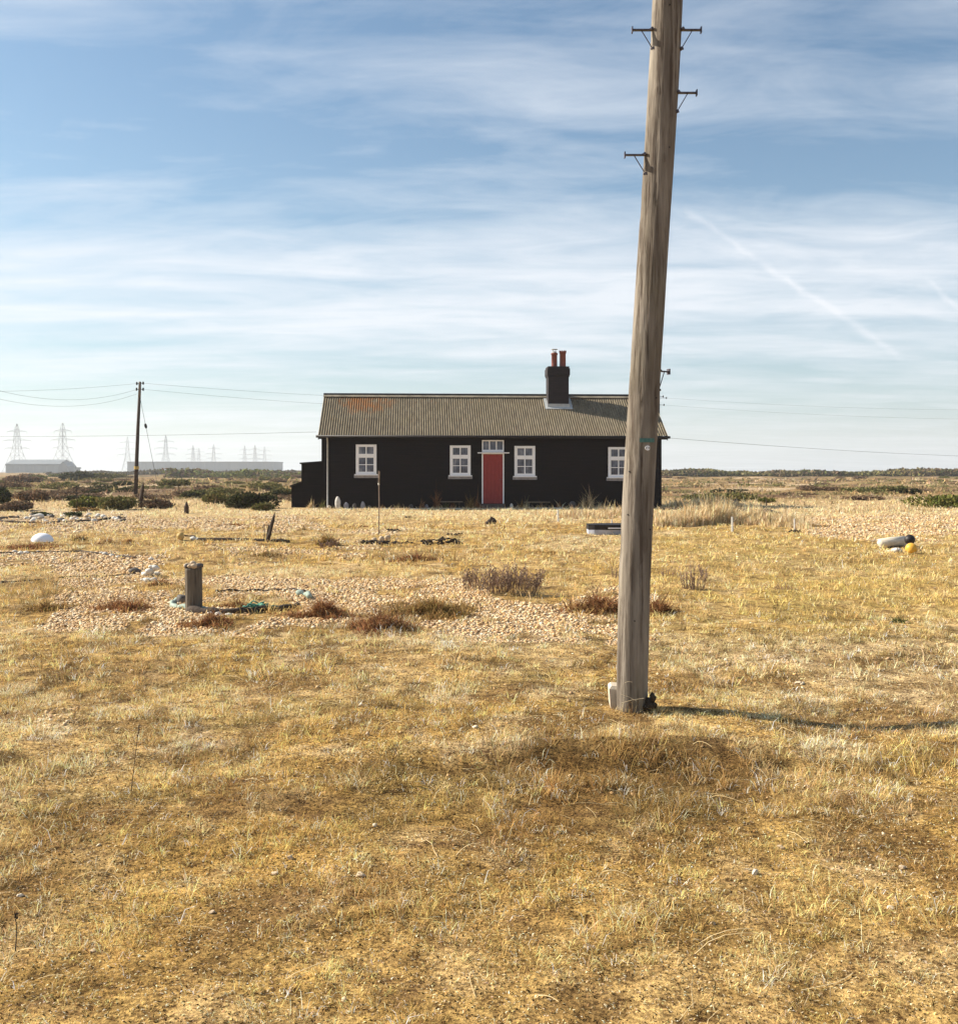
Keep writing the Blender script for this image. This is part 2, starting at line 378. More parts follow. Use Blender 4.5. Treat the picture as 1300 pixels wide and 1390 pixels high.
# ------------------------------------------------------------------ ground sheet
def build_ground():
    fa = np.linspace(-R(39), R(39), 640); side = np.linspace(R(39), R(321), 60)[1:-1]
    ang = np.concatenate([fa, side])
    rr = [.25]
    while rr[-1] < 2.2: rr.append(rr[-1]*1.08)
    while rr[-1] < 90: rr.append(rr[-1]*1.0075)
    while rr[-1] < 3000: rr.append(rr[-1]*1.022)
    rr = np.array(rr); nr, na = len(rr), len(ang)
    A, RR = np.meshgrid(ang, rr)
    X = np.sin(A)*RR; Y = np.cos(A)*RR
    Z = ground_z(X, Y)
    V = np.stack([X, Y, Z], -1).reshape(-1, 3)
    V = np.vstack([V, [[0, 0, float(Z00)]]])
    i = np.arange(nr-1)[:, None]*na; j = np.arange(na)[None, :]; j2 = (j+1) % na
    Fq = np.stack([i+j, i+na+j, i+na+j2, i+j2], -1).reshape(-1, 4)[:, ::-1]
    faces = Fq
    x, y = V[:, 0], V[:, 1]
    s = shingle_f(x, y); c = cover_col(x, y)
    o = nmesh('ground', V, faces[:, ::-1], M['ground'], col=c, smooth=True, extra={'shingle': s})
    # close the small hole beneath the camera
    tag(o, kind='structure')
    return o
build_ground()

# ------------------------------------------------------------------ blades
def blades(x, y, z, h, w, lean, col, mat, name, tipcol=1.0, curl=.5, parent=None, dirs=None, loc=None):
    n = len(x)
    a = RNG.uniform(0, 2*math.pi, n) if dirs is None else dirs
    la = lean
    dx, dy = np.cos(a), np.sin(a)
    fa = RNG.uniform(0, math.pi, n); wx, wy = np.cos(fa)*w*.5, np.sin(fa)*w*.5
    m = .5*h; mh = m*np.cos(la*(1-curl)); ml = m*np.sin(la*(1-curl))
    th = mh + m*np.cos(np.minimum(la*(1+curl), 1.75)); tl = ml + m*np.sin(np.minimum(la*(1+curl), 1.75))
    V = np.empty((n, 5, 3), np.float32)
    V[:, 0] = np.stack([x-wx, y-wy, z], 1); V[:, 1] = np.stack([x+wx, y+wy, z], 1)
    V[:, 2] = np.stack([x+dx*ml+wx*.8, y+dy*ml+wy*.8, z+mh], 1); V[:, 3] = np.stack([x+dx*ml-wx*.8, y+dy*ml-wy*.8, z+mh], 1)
    V[:, 4] = np.stack([x+dx*tl, y+dy*tl, z+th], 1)
    b = (np.arange(n)*5)[:, None]
    T = np.concatenate([b+np.array([[0, 1, 2]]), b+np.array([[0, 2, 3]]), b+np.array([[3, 2, 4]])], 1).reshape(-1, 3)
    C = np.repeat(col[:, None, :], 5, 1)
    return nmesh(name, V.reshape(-1, 3), T, mat, col=C.reshape(-1, 3), parent=parent, loc=loc)
def jcol(c, amt=.22):
    n = len(c); k = RNG.lognormal(0, amt, n)[:, None]; t = RNG.normal(0, .05, (n, 3))
    return np.clip(c*k*(1+t), .01, .9)
def scatter(y0, y1, dens, kx=.68, mx=1.4):
    A = (kx*(y0+y1)+2*mx)*(y1-y0); n = int(A*dens)
    y = RNG.uniform(y0, y1, int(n*1.0)*2); x = RNG.uniform(-1, 1, len(y))*(kx*y1+mx)
    k = np.abs(x) < kx*y+mx; x, y = x[k], y[k]
    return x[:n], y[:n]
def build_grass():
    X=[];Y=[];Hh=[];W=[];Ln=[];C=[]
    D = []
    bands = [(2.0,3.4,9500,.026,.0017),(3.4,5,9500,.030,.0021),(5,7.5,6500,.036,.0028),(7.5,11,2400,.043,.0045),(11,17,1000,.055,.007),(17,27,330,.06,.012),(27,42,120,.075,.02),(42,64,34,.12,.035),(64,110,6,.22,.09),(110,190,1.4,.3,.2)]
    for y0, y1, dn, h, w in bands:
        nb = 11 if y1 < 12 else 6
        xc, yc = scatter(y0, y1, dn/nb)
        keep = RNG.random(len(xc)) < np.clip(.62+1.0*fbm(xc/.35, yc/.35, 71, 3)+.35*fbm(xc/1.4, yc/1.7, 72, 3), .08, 1)*1.1
        xc, yc = xc[keep], yc[keep]; nt = len(xc); tone = np.repeat(RNG.lognormal(0, .38 if y1 < 12 else .16, nt), nb); ts = np.repeat(RNG.lognormal(0, .35, nt), nb); tint = np.repeat(RNG.random(nt), nb)
        dr = RNG.uniform(0, 2*math.pi, nt*nb); of = np.abs(RNG.normal(0, .55, nt*nb))*h*ts
        x = np.repeat(xc, nb)+np.cos(dr)*of; y = np.repeat(yc, nb)+np.sin(dr)*of; dr = dr+RNG.normal(0, .7, nt*nb)
        s = shingle_f(x, y); u, v = to_px(x, y)
        cl = fbm(x/.35, y/.35, 71, 3); big = fbm(x/1.4, y/1.7, 72, 3)
        p = 1-.88*sst(.3, .75, s)
        sx = (x-HA[0])*HU[0]+(y-HA[1])*HU[1]; ty = (x-HA[0])*HN[0]+(y-HA[1])*HN[1]
        p = np.where((ty > -.25) & (ty < 6) & (sx > -2) & (sx < HL+.1), 0, p)
        k = RNG.random(len(x)) < p; x, y, u, v, cl, big, tone, ts, tint, dr = [q[k] for q in (x, y, u, v, cl, big, tone, ts, tint, dr)]; D.append(dr)
        dz = dark_zone(u, v)
        hh = h*ts*RNG.lognormal(0, .3, len(x))*np.clip(1+1.0*cl+.35*big, .35, 2.2)*(1+1.2*dz)
        hh = np.clip(hh, .008, h*4.2)
        c = cover_col(x, y)
        r = .6*tint+.4*RNG.random(len(x)); r = np.clip((r-.12)/.76, 0, 1); r = np.where(dz > .35, r*.72+.28*(r > .14), r); r = np.where((r < .39) & (y > 11) & (RNG.random(len(r)) < .55), 1, r); r = r if y0 < 60 else r*0+1
        c = np.where((r < .14)[:, None], PALE*1.1, c); c = np.where(((r > .14) & (r < .27))[:, None], BRN*.9, c); c = np.where(((r > .27) & (r < .33))[:, None], DRK, c); c = np.where(((r > .33) & (r < .39))[:, None], OLV, c)
        c = jcol(c*(1.5 if y0 < 40 else 1.15)*tone[:, None], .16)
        X.append(x); Y.append(y); Hh.append(hh); W.append(w*RNG.uniform(.6, 1.4, len(x))); C.append(c)
        Ln.append(np.clip(RNG.normal(1.08, .33, len(x)), .1, 1.5))
    for y0, y1, dn in [(2.0,4,8000),(4,6.5,5500),(6.5,10,2200)]:       # flat crumbs of litter between the tufts, many darkened for contrast
        x, y = scatter(y0, y1, dn); n = len(x); k = RNG.random(n) < 1-.9*sst(.35, .6, shingle_f(x, y)); x, y = x[k], y[k]; n = len(x)
        c = cover_col(x, y); r = RNG.random(n)
        c = np.where((r < .38)[:, None], DRK*.6, c); u_, v_ = to_px(x, y); r = np.where(dark_zone(u_, v_) > .3, r*.75, r); c = np.where((r > .75)[:, None], PALE*1.05, c); c = np.where((r > .965)[:, None], np.array([.75,.62,.45]), c)
        X.append(x); Y.append(y); Hh.append(RNG.uniform(.006, .020, n)*(1+.04*y0)); W.append(RNG.uniform(.0025, .006, n)*(1+.08*y0)); C.append(jcol(c*1.2, .2)); Ln.append(RNG.uniform(.9, 1.5, n)); D.append(RNG.uniform(0, 6.28, n))
    x = np.concatenate(X); y = np.concatenate(Y)
    print('blades', len(x))
    o = blades(x, y, ground_z(x, y)-.004, np.concatenate(Hh), np.concatenate(W), np.concatenate(Ln), np.concatenate(C), M['blade'], 'grass', dirs=np.concatenate(D))
    tag(o, 'short dry straw coloured grass matted over the open ground', 'grass', kind='stuff')
build_grass()
def build_stalks():
    # long bleached stalks lying across the near turf
    x, y = scatter(2.6, 9, 34); n = len(x)
    u, v = to_px(x, y); dz = dark_zone(u, v)
    k = RNG.random(n) < np.clip(.3+fbm(x/1.1, y/1.1, 81, 2)+.6*dz, .05, 1)
    x, y = x[k], y[k]; n = len(x)
    mb = MB()
    for i in range(n):
        L = random.uniform(.06, .26); a = random.uniform(0, 6.28); e = random.uniform(.05, .7)
        p = Vector((x[i], y[i], float(ground_z(x[i], y[i])))); pts = [p]
        for q in range(4):
            p = p + Vector((math.cos(a)*math.cos(e), math.sin(a)*math.cos(e), math.sin(e)))*L/4
            e -= random.uniform(.1, .45); a += random.uniform(-.3, .3); p.z = max(p.z, float(ground_z(p.x, p.y))+.006); pts.append(p.copy())
        mb.tube(pts, random.uniform(.0007, .0013), 3, caps=False)
    o = mb.build('grass_stalks', simple('pale_stalk', (.45,.33,.16), (.70,.56,.33), 3, .8, 0))
    tag(o, 'long bleached grass stalks lying loose over the near turf', 'grass', kind='stuff')
build_stalks()

# ------------------------------------------------------------------ shingle pebbles
def ico():
    t = (1+5**.5)/2
    v = np.array([(-1,t,0),(1,t,0),(-1,-t,0),(1,-t,0),(0,-1,t),(0,1,t),(0,-1,-t),(0,1,-t),(t,0,-1),(t,0,1),(-t,0,-1),(-t,0,1)], float); v /= np.linalg.norm(v[0])
    f = np.array([(0,11,5),(0,5,1),(0,1,7),(0,7,10),(0,10,11),(1,5,9),(5,11,4),(11,10,2),(10,7,6),(7,1,8),(3,9,4),(3,4,2),(3,2,6),(3,6,8),(3,8,9),(4,9,5),(2,4,11),(6,2,10),(8,6,7),(9,8,1)])
    return v, f
def build_pebbles():
    X=[];Y=[];S=[]
    for y0, y1, dn, sz in [(2.4,6,500,.007),(6,10,620,.009),(10,16,900,.011),(16,24,430,.015),(24,36,110,.020)]:
        x, y = scatter(y0, y1, dn, .62, 1)
        s = shingle_f(x, y); p = sst(.30, .62, s) + (.05 if y1 < 11 else .02)*sst(-.1, .5, fbm(x/.8, y/.8, 91, 3))
        k = RNG.random(len(x)) < p
        X.append(x[k]); Y.append(y[k]); S.append(sz*np.clip(RNG.lognormal(0, .45, k.sum()), .4, 2.3))
    x = np.concatenate(X); y = np.concatenate(Y); s = np.concatenate(S); n = len(x); print('pebbles', n)
    v, f = ico()
    V = v[None]*np.stack([s*RNG.uniform(.8, 1.4, n), s*RNG.uniform(.7, 1.1, n), s*RNG.uniform(.4, .8, n)], 1)[:, None, :]
    V = V*(1+RNG.normal(0, .09, (n, 12, 1)))
    a = RNG.uniform(0, 6.28, n); ca, sa = np.cos(a)[:, None], np.sin(a)[:, None]
    ti = RNG.normal(0, .3, n)[:, None]
    Vx = V[..., 0]*ca-V[..., 1]*sa; Vy = V[..., 0]*sa+V[..., 1]*ca; Vz = V[..., 2]+V[..., 0]*ti
    z = ground_z(x, y)+s*.2
    V = np.stack([Vx+x[:, None], Vy+y[:, None], Vz+z[:, None]], -1).reshape(-1, 3)
    T = (f[None]+(np.arange(n)*12)[:, None, None]).reshape(-1, 3)
    pal = np.array([(.74,.56,.35),(.68,.48,.27),(.58,.37,.18),(.50,.29,.12),(.78,.64,.45),(.84,.74,.58),(.42,.28,.16),(.64,.41,.19),(.72,.53,.31),(.28,.17,.09)])
    c = pal[RNG.integers(0, len(pal), n)]*RNG.uniform(.75, 1.1, (n, 1))*np.array([1, .95, .85])
    o = nmesh('shingle', V, T, M['pebble'], col=np.repeat(c, 12, 0), smooth=True)
    tag(o, 'pale tan flint pebbles lying in loose patches between the grass', 'shingle', kind='stuff')
build_pebbles()

# ------------------------------------------------------------------ clumps and shrubs
def clump(name, p, rx, ry, h, n, cols, label, cat, group=None, w=.006, lean=.6, curl=.5, kind=None, pw=.7, even=False):
    r = np.sqrt(RNG.random(n))*(1+.12*RNG.normal(size=n)) if even else np.minimum(np.abs(RNG.normal(0, .56, n)), 1.2); a = RNG.uniform(0, 2*math.pi, n)
    lob = 1+.34*np.sin(a*3+RNG.uniform(0, 6))+.18*np.sin(a*5+RNG.uniform(0, 6))
    x = p[0]+np.cos(a)*r*rx*lob; y = p[1]+np.sin(a)*r*ry*lob
    loc = np.array([p[0], p[1], float(ground_z(p[0], p[1]))])
    k = fbm(x/(rx*.4+.05), y/(ry*.4+.05), 15, 2)
    hh = h*np.clip(1-r**2*pw, .22, 1)*RNG.lognormal(0, .33, n)*np.clip(1+.9*k, .3, 2)
    cc = np.array(cols)[RNG.integers(0, len(cols), n)]
    c = jcol(cc, .25)
    z = ground_z(x, y)-.01
    o = blades(x-loc[0], y-loc[1], z-loc[2], np.maximum(hh, .01), w*RNG.uniform(.6, 1.5, n), np.clip(RNG.normal(lean, .3, n), .02, 1.4), c, M['blade'], name, curl=curl, loc=loc)
    return tag(o, label, cat, group, kind)
RUST = [(.29,.13,.06),(.38,.19,.085),(.19,.085,.045),(.46,.28,.12),(.12,.055,.03)]
RUSTG = [(.30,.17,.065),(.38,.24,.09),(.24,.18,.06),(.46,.31,.13),(.15,.09,.04)]
GRN = [(.10,.12,.04),(.16,.16,.05),(.07,.08,.03),(.22,.19,.08)]
STR = [(.74,.58,.35),(.64,.48,.27),(.80,.66,.44),(.50,.35,.18)]
tufts = [  # px, py(base), half width px, height px, palette, label
 (515,860,42,24,RUST,'large dark rust tussock of coarse grass on the shingle below the middle of the cottage'),
 (590,840,52,22,RUSTG,'wide low brown grass tussock just right of and behind the large rust one'),
 (440,842,38,20,RUST,'reddish tussock at the right end of the rope ring bed'),
 (285,851,36,14,RUST,'flat dark red cushion plant in front of the round stump with stones on top'),
 (172,831,38,17,RUST,'rust coloured cushion plant on the shingle left of the stump'),
 (65,831,34,13,RUSTG,'brown green tussock near the left edge on the shingle'),
 (318,826,22,10,RUST,'dark plant inside the rope ring bed beside the stump'),
 (44,746,48,7,RUST,'purple brown scrubby cushion around the white dome'),
 (108,735,14,6,RUSTG,'small brown tuft on the shingle right of the white dome'),
 (145,741,11,8,RUST,'small reddish tuft between the white dome and the faded yellow float'),
 (176,738,10,6,RUST,'tiny red tuft left of the faded yellow float'),
 (215,796,22,7,RUST,'low dark red mat in front of the pile of white flints'),
 (560,765,26,12,RUST,'reddish brown tuft between the twiggy bush and the shingle'),
 (445,744,15,14,RUSTG,'wispy brown tuft left of the driftwood heap'),
 (365,756,24,6,RUSTG,'flat brown tuft in front of the leaning stake'),
 (320,714,15,4,RUST,'flat brown mat on the shingle behind the leaning stake'),
 (815,838,34,28,RUST,'red brown tussock just left of the near pole'),
 (895,838,16,24,RUST,'red brown tussock just right of the near pole'),
 (750,752,30,4,RUSTG,'low brown mat right of the twiggy bush'),
 (1108,716,16,5,RUSTG,'low brown tuft beside the right hand white peg'),
 (490,716,20,3,RUST,'thin dark mat below the rod in front of the cottage'),
 (1220,846,16,6,GRN,'small green sprig in the turf on the right'),
]
for (px, py, hw, hp, pal, lab) in tufts:
    p = at(px, py-hp*.25); k = mpp(p)
    nn = int(min(6500, 360+hw*hp*5)); hw *= 1.2
    clump('grass_tussock', p, hw*k, max(.06, hw*k*.8), hp*k*.78, nn, pal, lab, 'tussock', 'dark tussocks and cushion plants on the shingle', w=max(.004, k*1.1), lean=.95)
# long straw grass in front of the right end of the cottage
def straw_bed(px0, px1, py, hp, n, lab, w):
    a = at(px0, py); b = at(px1, py); c = (a+b)/2; k = mpp(c)
    return clump('long_grass', c, (b.x-a.x)/2, .9, hp*k, n, STR, lab, 'long grass', 'stands of long bleached grass', w=w, lean=.34, curl=.7, pw=.35, even=True)
straw_bed(888, 1060, 712, 17, 15000, 'long bleached straw grass standing right of the near pole beside the white pegs', .02)
straw_bed(1040, 1096, 714, 9, 3000, 'lower right end of the long bleached grass by the right hand white peg', .016)
straw_bed(745, 905, 702, 9, 4500, 'bleached straw grass standing under the right end of the cottage wall', .02)
straw_bed(905, 1010, 690, 10, 3500, 'pale long grass strip right of the cottage corner behind the pegs', .03)
straw_bed(1110, 1330, 695, 5, 2500, 'low strip of pale grass behind the right hand shingle', .03)

def shrub(name, p, rx, ry, h, n, leaf, cols, label, group, stems=6, lobes=7, cat='bush'):
    """foliage of many small leaf faces spread through several lobes, over short twigs"""
    root = empty(name, p, label=label, cat=cat, group=group)
    root.location.z = float(ground_z(p[0], p[1]))
    cs = []
    for i in range(lobes):
        a = random.uniform(0, 6.28); r = random.random()**.6*.68
        cs.append((math.cos(a)*r*rx, math.sin(a)*r*ry, h*random.uniform(.28, .62)*(1-.35*r), random.uniform(.34, .55)))
    pid = RNG.integers(0, lobes, n); cs_ = np.array(cs)[pid]
    d = RNG.normal(size=(n, 3)); d /= np.linalg.norm(d, axis=1)[:, None]
    rr = RNG.uniform(.35, 1.08, n)**.5
    lump = 1+.2*np.sin(d[:, 0]*7+pid)*np.sin(d[:, 1]*6+pid*2)
    P = np.stack([cs_[:, 0]+d[:, 0]*rr*lump*cs_[:, 3]*rx, cs_[:, 1]+d[:, 1]*rr*lump*cs_[:, 3]*ry, cs_[:, 2]+d[:, 2]*rr*lump*cs_[:, 3]*h*.85], 1)
    P = P[P[:, 2] > 0]; n = len(P)
    t1 = RNG.normal(size=(n, 3)); t1 /= np.linalg.norm(t1, axis=1)[:, None]; t1[:, 2] = np.abs(t1[:, 2])
    t2 = np.cross(t1, RNG.normal(size=(n, 3))); t2 /= np.linalg.norm(t2, axis=1)[:, None]
    sz = leaf*RNG.uniform(.6, 1.5, n)[:, None]
    V = np.stack([P-t2*sz*.35, P+t1*sz*.55, P+t2*sz*.35, P+t1*sz*1.3+t2*sz*.1], 1)
    V = np.stack([P, P+t1*sz*.6+t2*sz*.38, P+t1*sz*1.3, P+t1*sz*.6-t2*sz*.38], 1).reshape(-1, 3)
    base = np.arange(n)[:, None]*4
    Fq = base+np.array([[0, 1, 2, 3]])
    cc = np.array(cols)[(RNG.integers(0, len(cols), n)+pid[:n]) % len(cols)]
    nmesh('foliage', V, Fq, M['leaf'], root, col=np.repeat(jcol(cc, .28), 4, 0))
    mb = MB()
    for i in range(stems):
        c = cs[i % lobes]
        b = Vector((c[0]*.25, c[1]*.25, -.03)); e = Vector((c[0], c[1], c[2]+.3*h)); m = (b+e)/2+Vector((random.uniform(-.1, .1)*rx, random.uniform(-.1, .1)*ry, .05*h))
        mb.tube([b, m, e], [.03*h+.004, .02*h+.003, .004], 5)
    mb.build('stem', M['driftdark'], root)
    return root
GORSE = [(.035,.042,.018),(.055,.062,.025),(.045,.038,.022),(.08,.075,.032)]
HEATHG = [(.125,.125,.045),(.18,.165,.06),(.10,.095,.036),(.25,.20,.088)]
HEATHB = [(.16,.105,.07),(.21,.14,.09),(.12,.08,.055),(.28,.19,.115)]
BRM = [(.12,.13,.03),(.17,.17,.045),(.08,.09,.025),(.22,.19,.06)]
named = [ # px, base py, half width px, height px, palette, label, leaf scale
 (344,690,32,23,GORSE,'dark rounded gorse bush left of the black lean-to shed'),
 (358,693,18,9,HEATHG,'low green bush in front of the dark rounded gorse'),
 (6,684,14,20,GORSE,'near black bush cut by the left edge of the photo'),
 (48,681,24,15,HEATHB,'dark purple brown bush left of the thin garden sticks'),
 (20,694,26,12,HEATHB,'brown scrub at the far left behind the ring bed'),
 (120,690,24,14,BRM,'yellow green bush left of the foot of the far pole'),
 (160,692,28,17,HEATHG,'green bush just in front of the far pole'),
 (215,690,22,11,HEATHB,'russet scrub between the dark leaning post and the pointed post'),
 (290,685,20,14,HEATHG,'green bush behind and left of the dark rounded gorse'),
 (1278,690,50,17,BRM,'broad yellow green bush at the right edge'),
 (990,680,55,9,HEATHG,'long low dark green bush right of the cottage'),
 (1172,668,30,7,HEATHG,'dark green bush in the middle distance on the right'),
 (1210,667,20,6,HEATHG,'second smaller green bush in the middle distance on the right'),
 (1227,671,5,6,GORSE,'tiny black bush beside its twin on the right heath'),
 (1242,671,6,6,GORSE,'small black bush nearest the broad yellow green one'),
 (108,651,24,10,GORSE,'dark bush clump on the skyline right of the second large pylon'),
 (135,651,16,7,HEATHG,'green bush touching the dark clump on the left skyline'),
 (280,668,24,7,HEATHB,'brown heath bush in front of the long pale shed'),
 (240,662,26,7,HEATHG,'green heath bush in front of the left end of the long pale shed'),
 (385,672,18,8,HEATHG,'green bush by the left side of the black lean-to'),
 (1040,682,14,4,BRM,'small olive bush behind the dark post on the soil heap'),
 (92,664,22,8,HEATHG,'olive bush beyond the thin garden sticks'),
 (30,655,30,9,HEATHB,'brown bush below the first large pylon'),
]
def npx(hw, hp): return int(min(7000, 500+hw*hp*11))
for (px, py, hw, hp, pal, lab) in named:
    p = at(px, py); k = mpp(p)
    shrub('gorse_bush' if pal is GORSE else 'heath_bush', p, hw*k*1.05, min(hw*k, 3.5)*.8, hp*k*1.1, npx(hw, hp), k*2.6, pal, lab, 'bushes on the heath', lobes=max(5, min(14, int(hw/2.6))))
# unnamed heath bushes: copies of a few sources
src = []
for i, pal in enumerate([HEATHG, HEATHB, GORSE, HEATHB, HEATHG, BRM]):
    src.append(shrub('heath_bush', (0, 0, 0), 1.5, 1.1, .8, 1500, .13, pal, 'x', 'x', lobes=8))
def copy_tree(o, parent=None):
    c = o.copy(); link(c)
    if parent is not None: c.parent = parent; c.matrix_parent_inverse = o.matrix_parent_inverse.copy()
    for ch in o.children: copy_tree(ch, c)
    return c
KN = ['grey green','purple brown','near black','russet brown','olive','yellow green']
rr = random.Random(4); used = [0]*6
cnt = 0
for i in range(520):
    Yd = 54*math.exp(rr.random()*1.9)
    if Yd > 330: continue
    X = rr.uniform(-.56, .56)*Yd
    s = (X-HA[0])*HU[0]+(Yd-HA[1])*HU[1]
    u = CX+F*X/Yd
    if (440 < u < 880): continue
    if Yd < 62 and u > 880 and rr.random() < .7: continue
    if float(fbm(X/16, Yd/12, 101, 3)) < (-.15 if u < 500 else -.04): continue
    k = rr.choice([0,1,1,2,3,3,4,4,5])
    o = src[k] if not used[k] else copy_tree(src[k])
    used[k] += 1; cnt += 1
    sc = rr.uniform(.28, .85)*(1+Yd/260)*(1.15 if u < 500 else .85)
    o.location = (X, Yd, float(ground_z(X, Yd))-.03); o.rotation_euler = (0, 0, rr.uniform(0, 6.28)); o.scale = (sc, sc, sc*rr.uniform(.35, .7))
    side = 'left of the cottage' if u < 600 else 'right of the cottage'
    far = 'nearer' if Yd < 95 else ('middle' if Yd < 170 else 'farthest')
    o['label'] = f'{KN[k]} low bush among the {far} scrub on the heath {side}'; o['category'] = 'bush'
    o['group'] = f'{KN[k]} bushes in the {far} scrub {side}'
print('heath bushes', cnt)
for k in range(6):
    if not used[k]:
        for ch in list(src[k].children): bpy.data.objects.remove(ch)
        bpy.data.objects.remove(src[k])
# distant low wood on the right skyline, and thinner one on the left
def wood(name, x0, x1, y, hgt, n, label, cols):
    x = RNG.uniform(x0, x1, n); yy = y+RNG.uniform(-18, 18, n)
    top = hgt*(.68+.75*fbm(x/17, yy*0, 111, 4)+.25*perlin(x/3, yy/3, 5))
    z0 = ground_z(x, yy); z = z0+RNG.random(n)**.7*np.maximum(top, .5)
    P = np.stack([x, yy, z], 1)
    t1 = RNG.normal(size=(n, 3)); t1 /= np.linalg.norm(t1, axis=1)[:, None]; t2 = np.cross(t1, RNG.normal(size=(n, 3))); t2 /= np.linalg.norm(t2, axis=1)[:, None]
    sz = .5*RNG.uniform(.6, 1.5, n)[:, None]*(y/300)
    V = np.stack([P-t1*sz, P+t2*sz*.7, P+t1*sz, P-t2*sz*.7], 1).reshape(-1, 3)
    cc = jcol(np.array(cols)[((x/9).astype(int)+RNG.integers(0, 2, n)) % len(cols)], .25)
    o = nmesh(name, V, np.arange(n)[:, None]*4+np.array([[0,1,2,3]]), M['leaf'], col=np.repeat(cc, 4, 0))
    tag(o, label, 'woodland', kind='stuff')
wood('distant_wood', 50, 185, 300, 1.9, 26000, 'long low belt of grey green scrub on the right skyline', [(.14,.125,.05),(.18,.15,.065),(.15,.11,.065),(.10,.10,.04)])
wood('distant_wood', -75, -40, 260, 1.9, 7000, 'low green scrub belt left of the cottage under the long shed', [(.13,.14,.05),(.17,.17,.065),(.14,.10,.065)])
wood('distant_wood', -170, -60, 420, 1.6, 9000, 'thin scrub line below the two large pylons', [(.11,.10,.06),(.13,.10,.07)])

# twiggy dead shrubs
def twigs(name, px, py, hw, hp, n, label, cols=(.10,.06,.045), heads=True):
    p = at(px, py); k = mpp(p); root = empty(name, p, label=label, cat='dead shrub', group='dead twiggy shrubs in the grass')
    mb = MB(); hv = MB()
    for i in range(n):
        a = random.uniform(0, 6.28); r = random.random()**.5*.55
        b = Vector((math.cos(a)*r*hw*k*1.7, math.sin(a)*r*hw*k*.8, -.02)); pts = [b]
        h = hp*k*random.uniform(.5, 1.05)*(1-.4*r); e = Vector((math.cos(a)*.5*r+random.uniform(-.3, .3), math.sin(a)*.4*r+random.uniform(-.3, .3), 1)).normalized()
        q = b
        for s in range(4):
            q = q+e*h/4+Vector((random.uniform(-1, 1), random.uniform(-1, 1), 0))*h*.03; pts.append(q.copy())
            if s > 0:
                for _ in range(2):
                    f = (e+Vector((random.uniform(-1, 1), random.uniform(-1, 1), random.uniform(0, .6)))*.8).normalized()
                    t = q+f*h*random.uniform(.12, .3); mb.tube([q, t], [k*.28, k*.16], 3, caps=False)
                    if heads: hv.blob(t, (k*.8, k*.8, k*.9), 1, .2, i)
        mb.tube(pts, [k*.45, k*.4, k*.35, k*.3, k*.22], 4, caps=False)
    mb.build('twigs', M['twig'], root)
    if heads: hv.build('seed_heads', M['seed'], root)
M['twig'] = simple('dead_twig', (.17,.11,.08), (.30,.21,.15), 8, .9, 0)
M['seed'] = simple('seed_head', (.16,.09,.065), (.28,.19,.13), 30, .9, 0)
twigs('dead_shrub', 692, 806, 42, 40, 130, 'wide purple brown dead shrub with seed heads left of the near pole')
twigs('dead_shrub', 642, 800, 14, 28, 26, 'narrow dead shrub at the left end of the wide purple brown one')
twigs('dead_shrub', 942, 800, 18, 34, 40, 'bare twiggy dead shrub in the grass right of the near pole', heads=False)
twigs('dead_shrub', 908, 783, 14, 16, 24, 'small dead twigs close to the right side of the near pole', heads=False)
twigs('dead_shrub', 955, 788, 5, 26, 6, 'thin upright dead sprig behind the bare twiggy shrub')
twigs('dead_shrub', 836, 785, 8, 22, 14, 'sparse dead twigs close to the left side of the near pole', heads=False)
twigs('dead_shrub', 1060, 800, 22, 10, 20, 'flat dead twigs in the green turf on the right', heads=False)
twigs('dead_shrub', 447, 745, 14, 14, 16, 'small dead shrub on the shingle left of the driftwood heap')
def weed(px, py, top, label):
    p = at(px, py); k = mpp(p); dz = (py-top[1])*k; dx = (top[0]-px)*k
    mb = MB(); mb.tube([(0,0,-.02),(dx*.45,.01,dz*.5),(dx*.8,0,dz*.8),(dx,0,dz)], [.0022,.0018,.0014,.001], 5)
    root = empty('dead_weed', p, label=label, cat='weed')
    mb.build('stem', M['driftdark'], root)
    h = MB()
    for i in range(14):
        f = .84+.16*random.random(); h.blob((dx*f+random.uniform(-.004,.004), random.uniform(-.004,.004), dz*f), (.0022,.0022,.004), 1, .2, i)
    h.build('seed_heads', M['driftdark'], root)
weed(177, 1076, (189, 984), 'single tall thin dead weed standing in the turf at lower left')
weed(20, 1294, (22, 1240), 'short dead weed stem in the turf at the lower left corner')

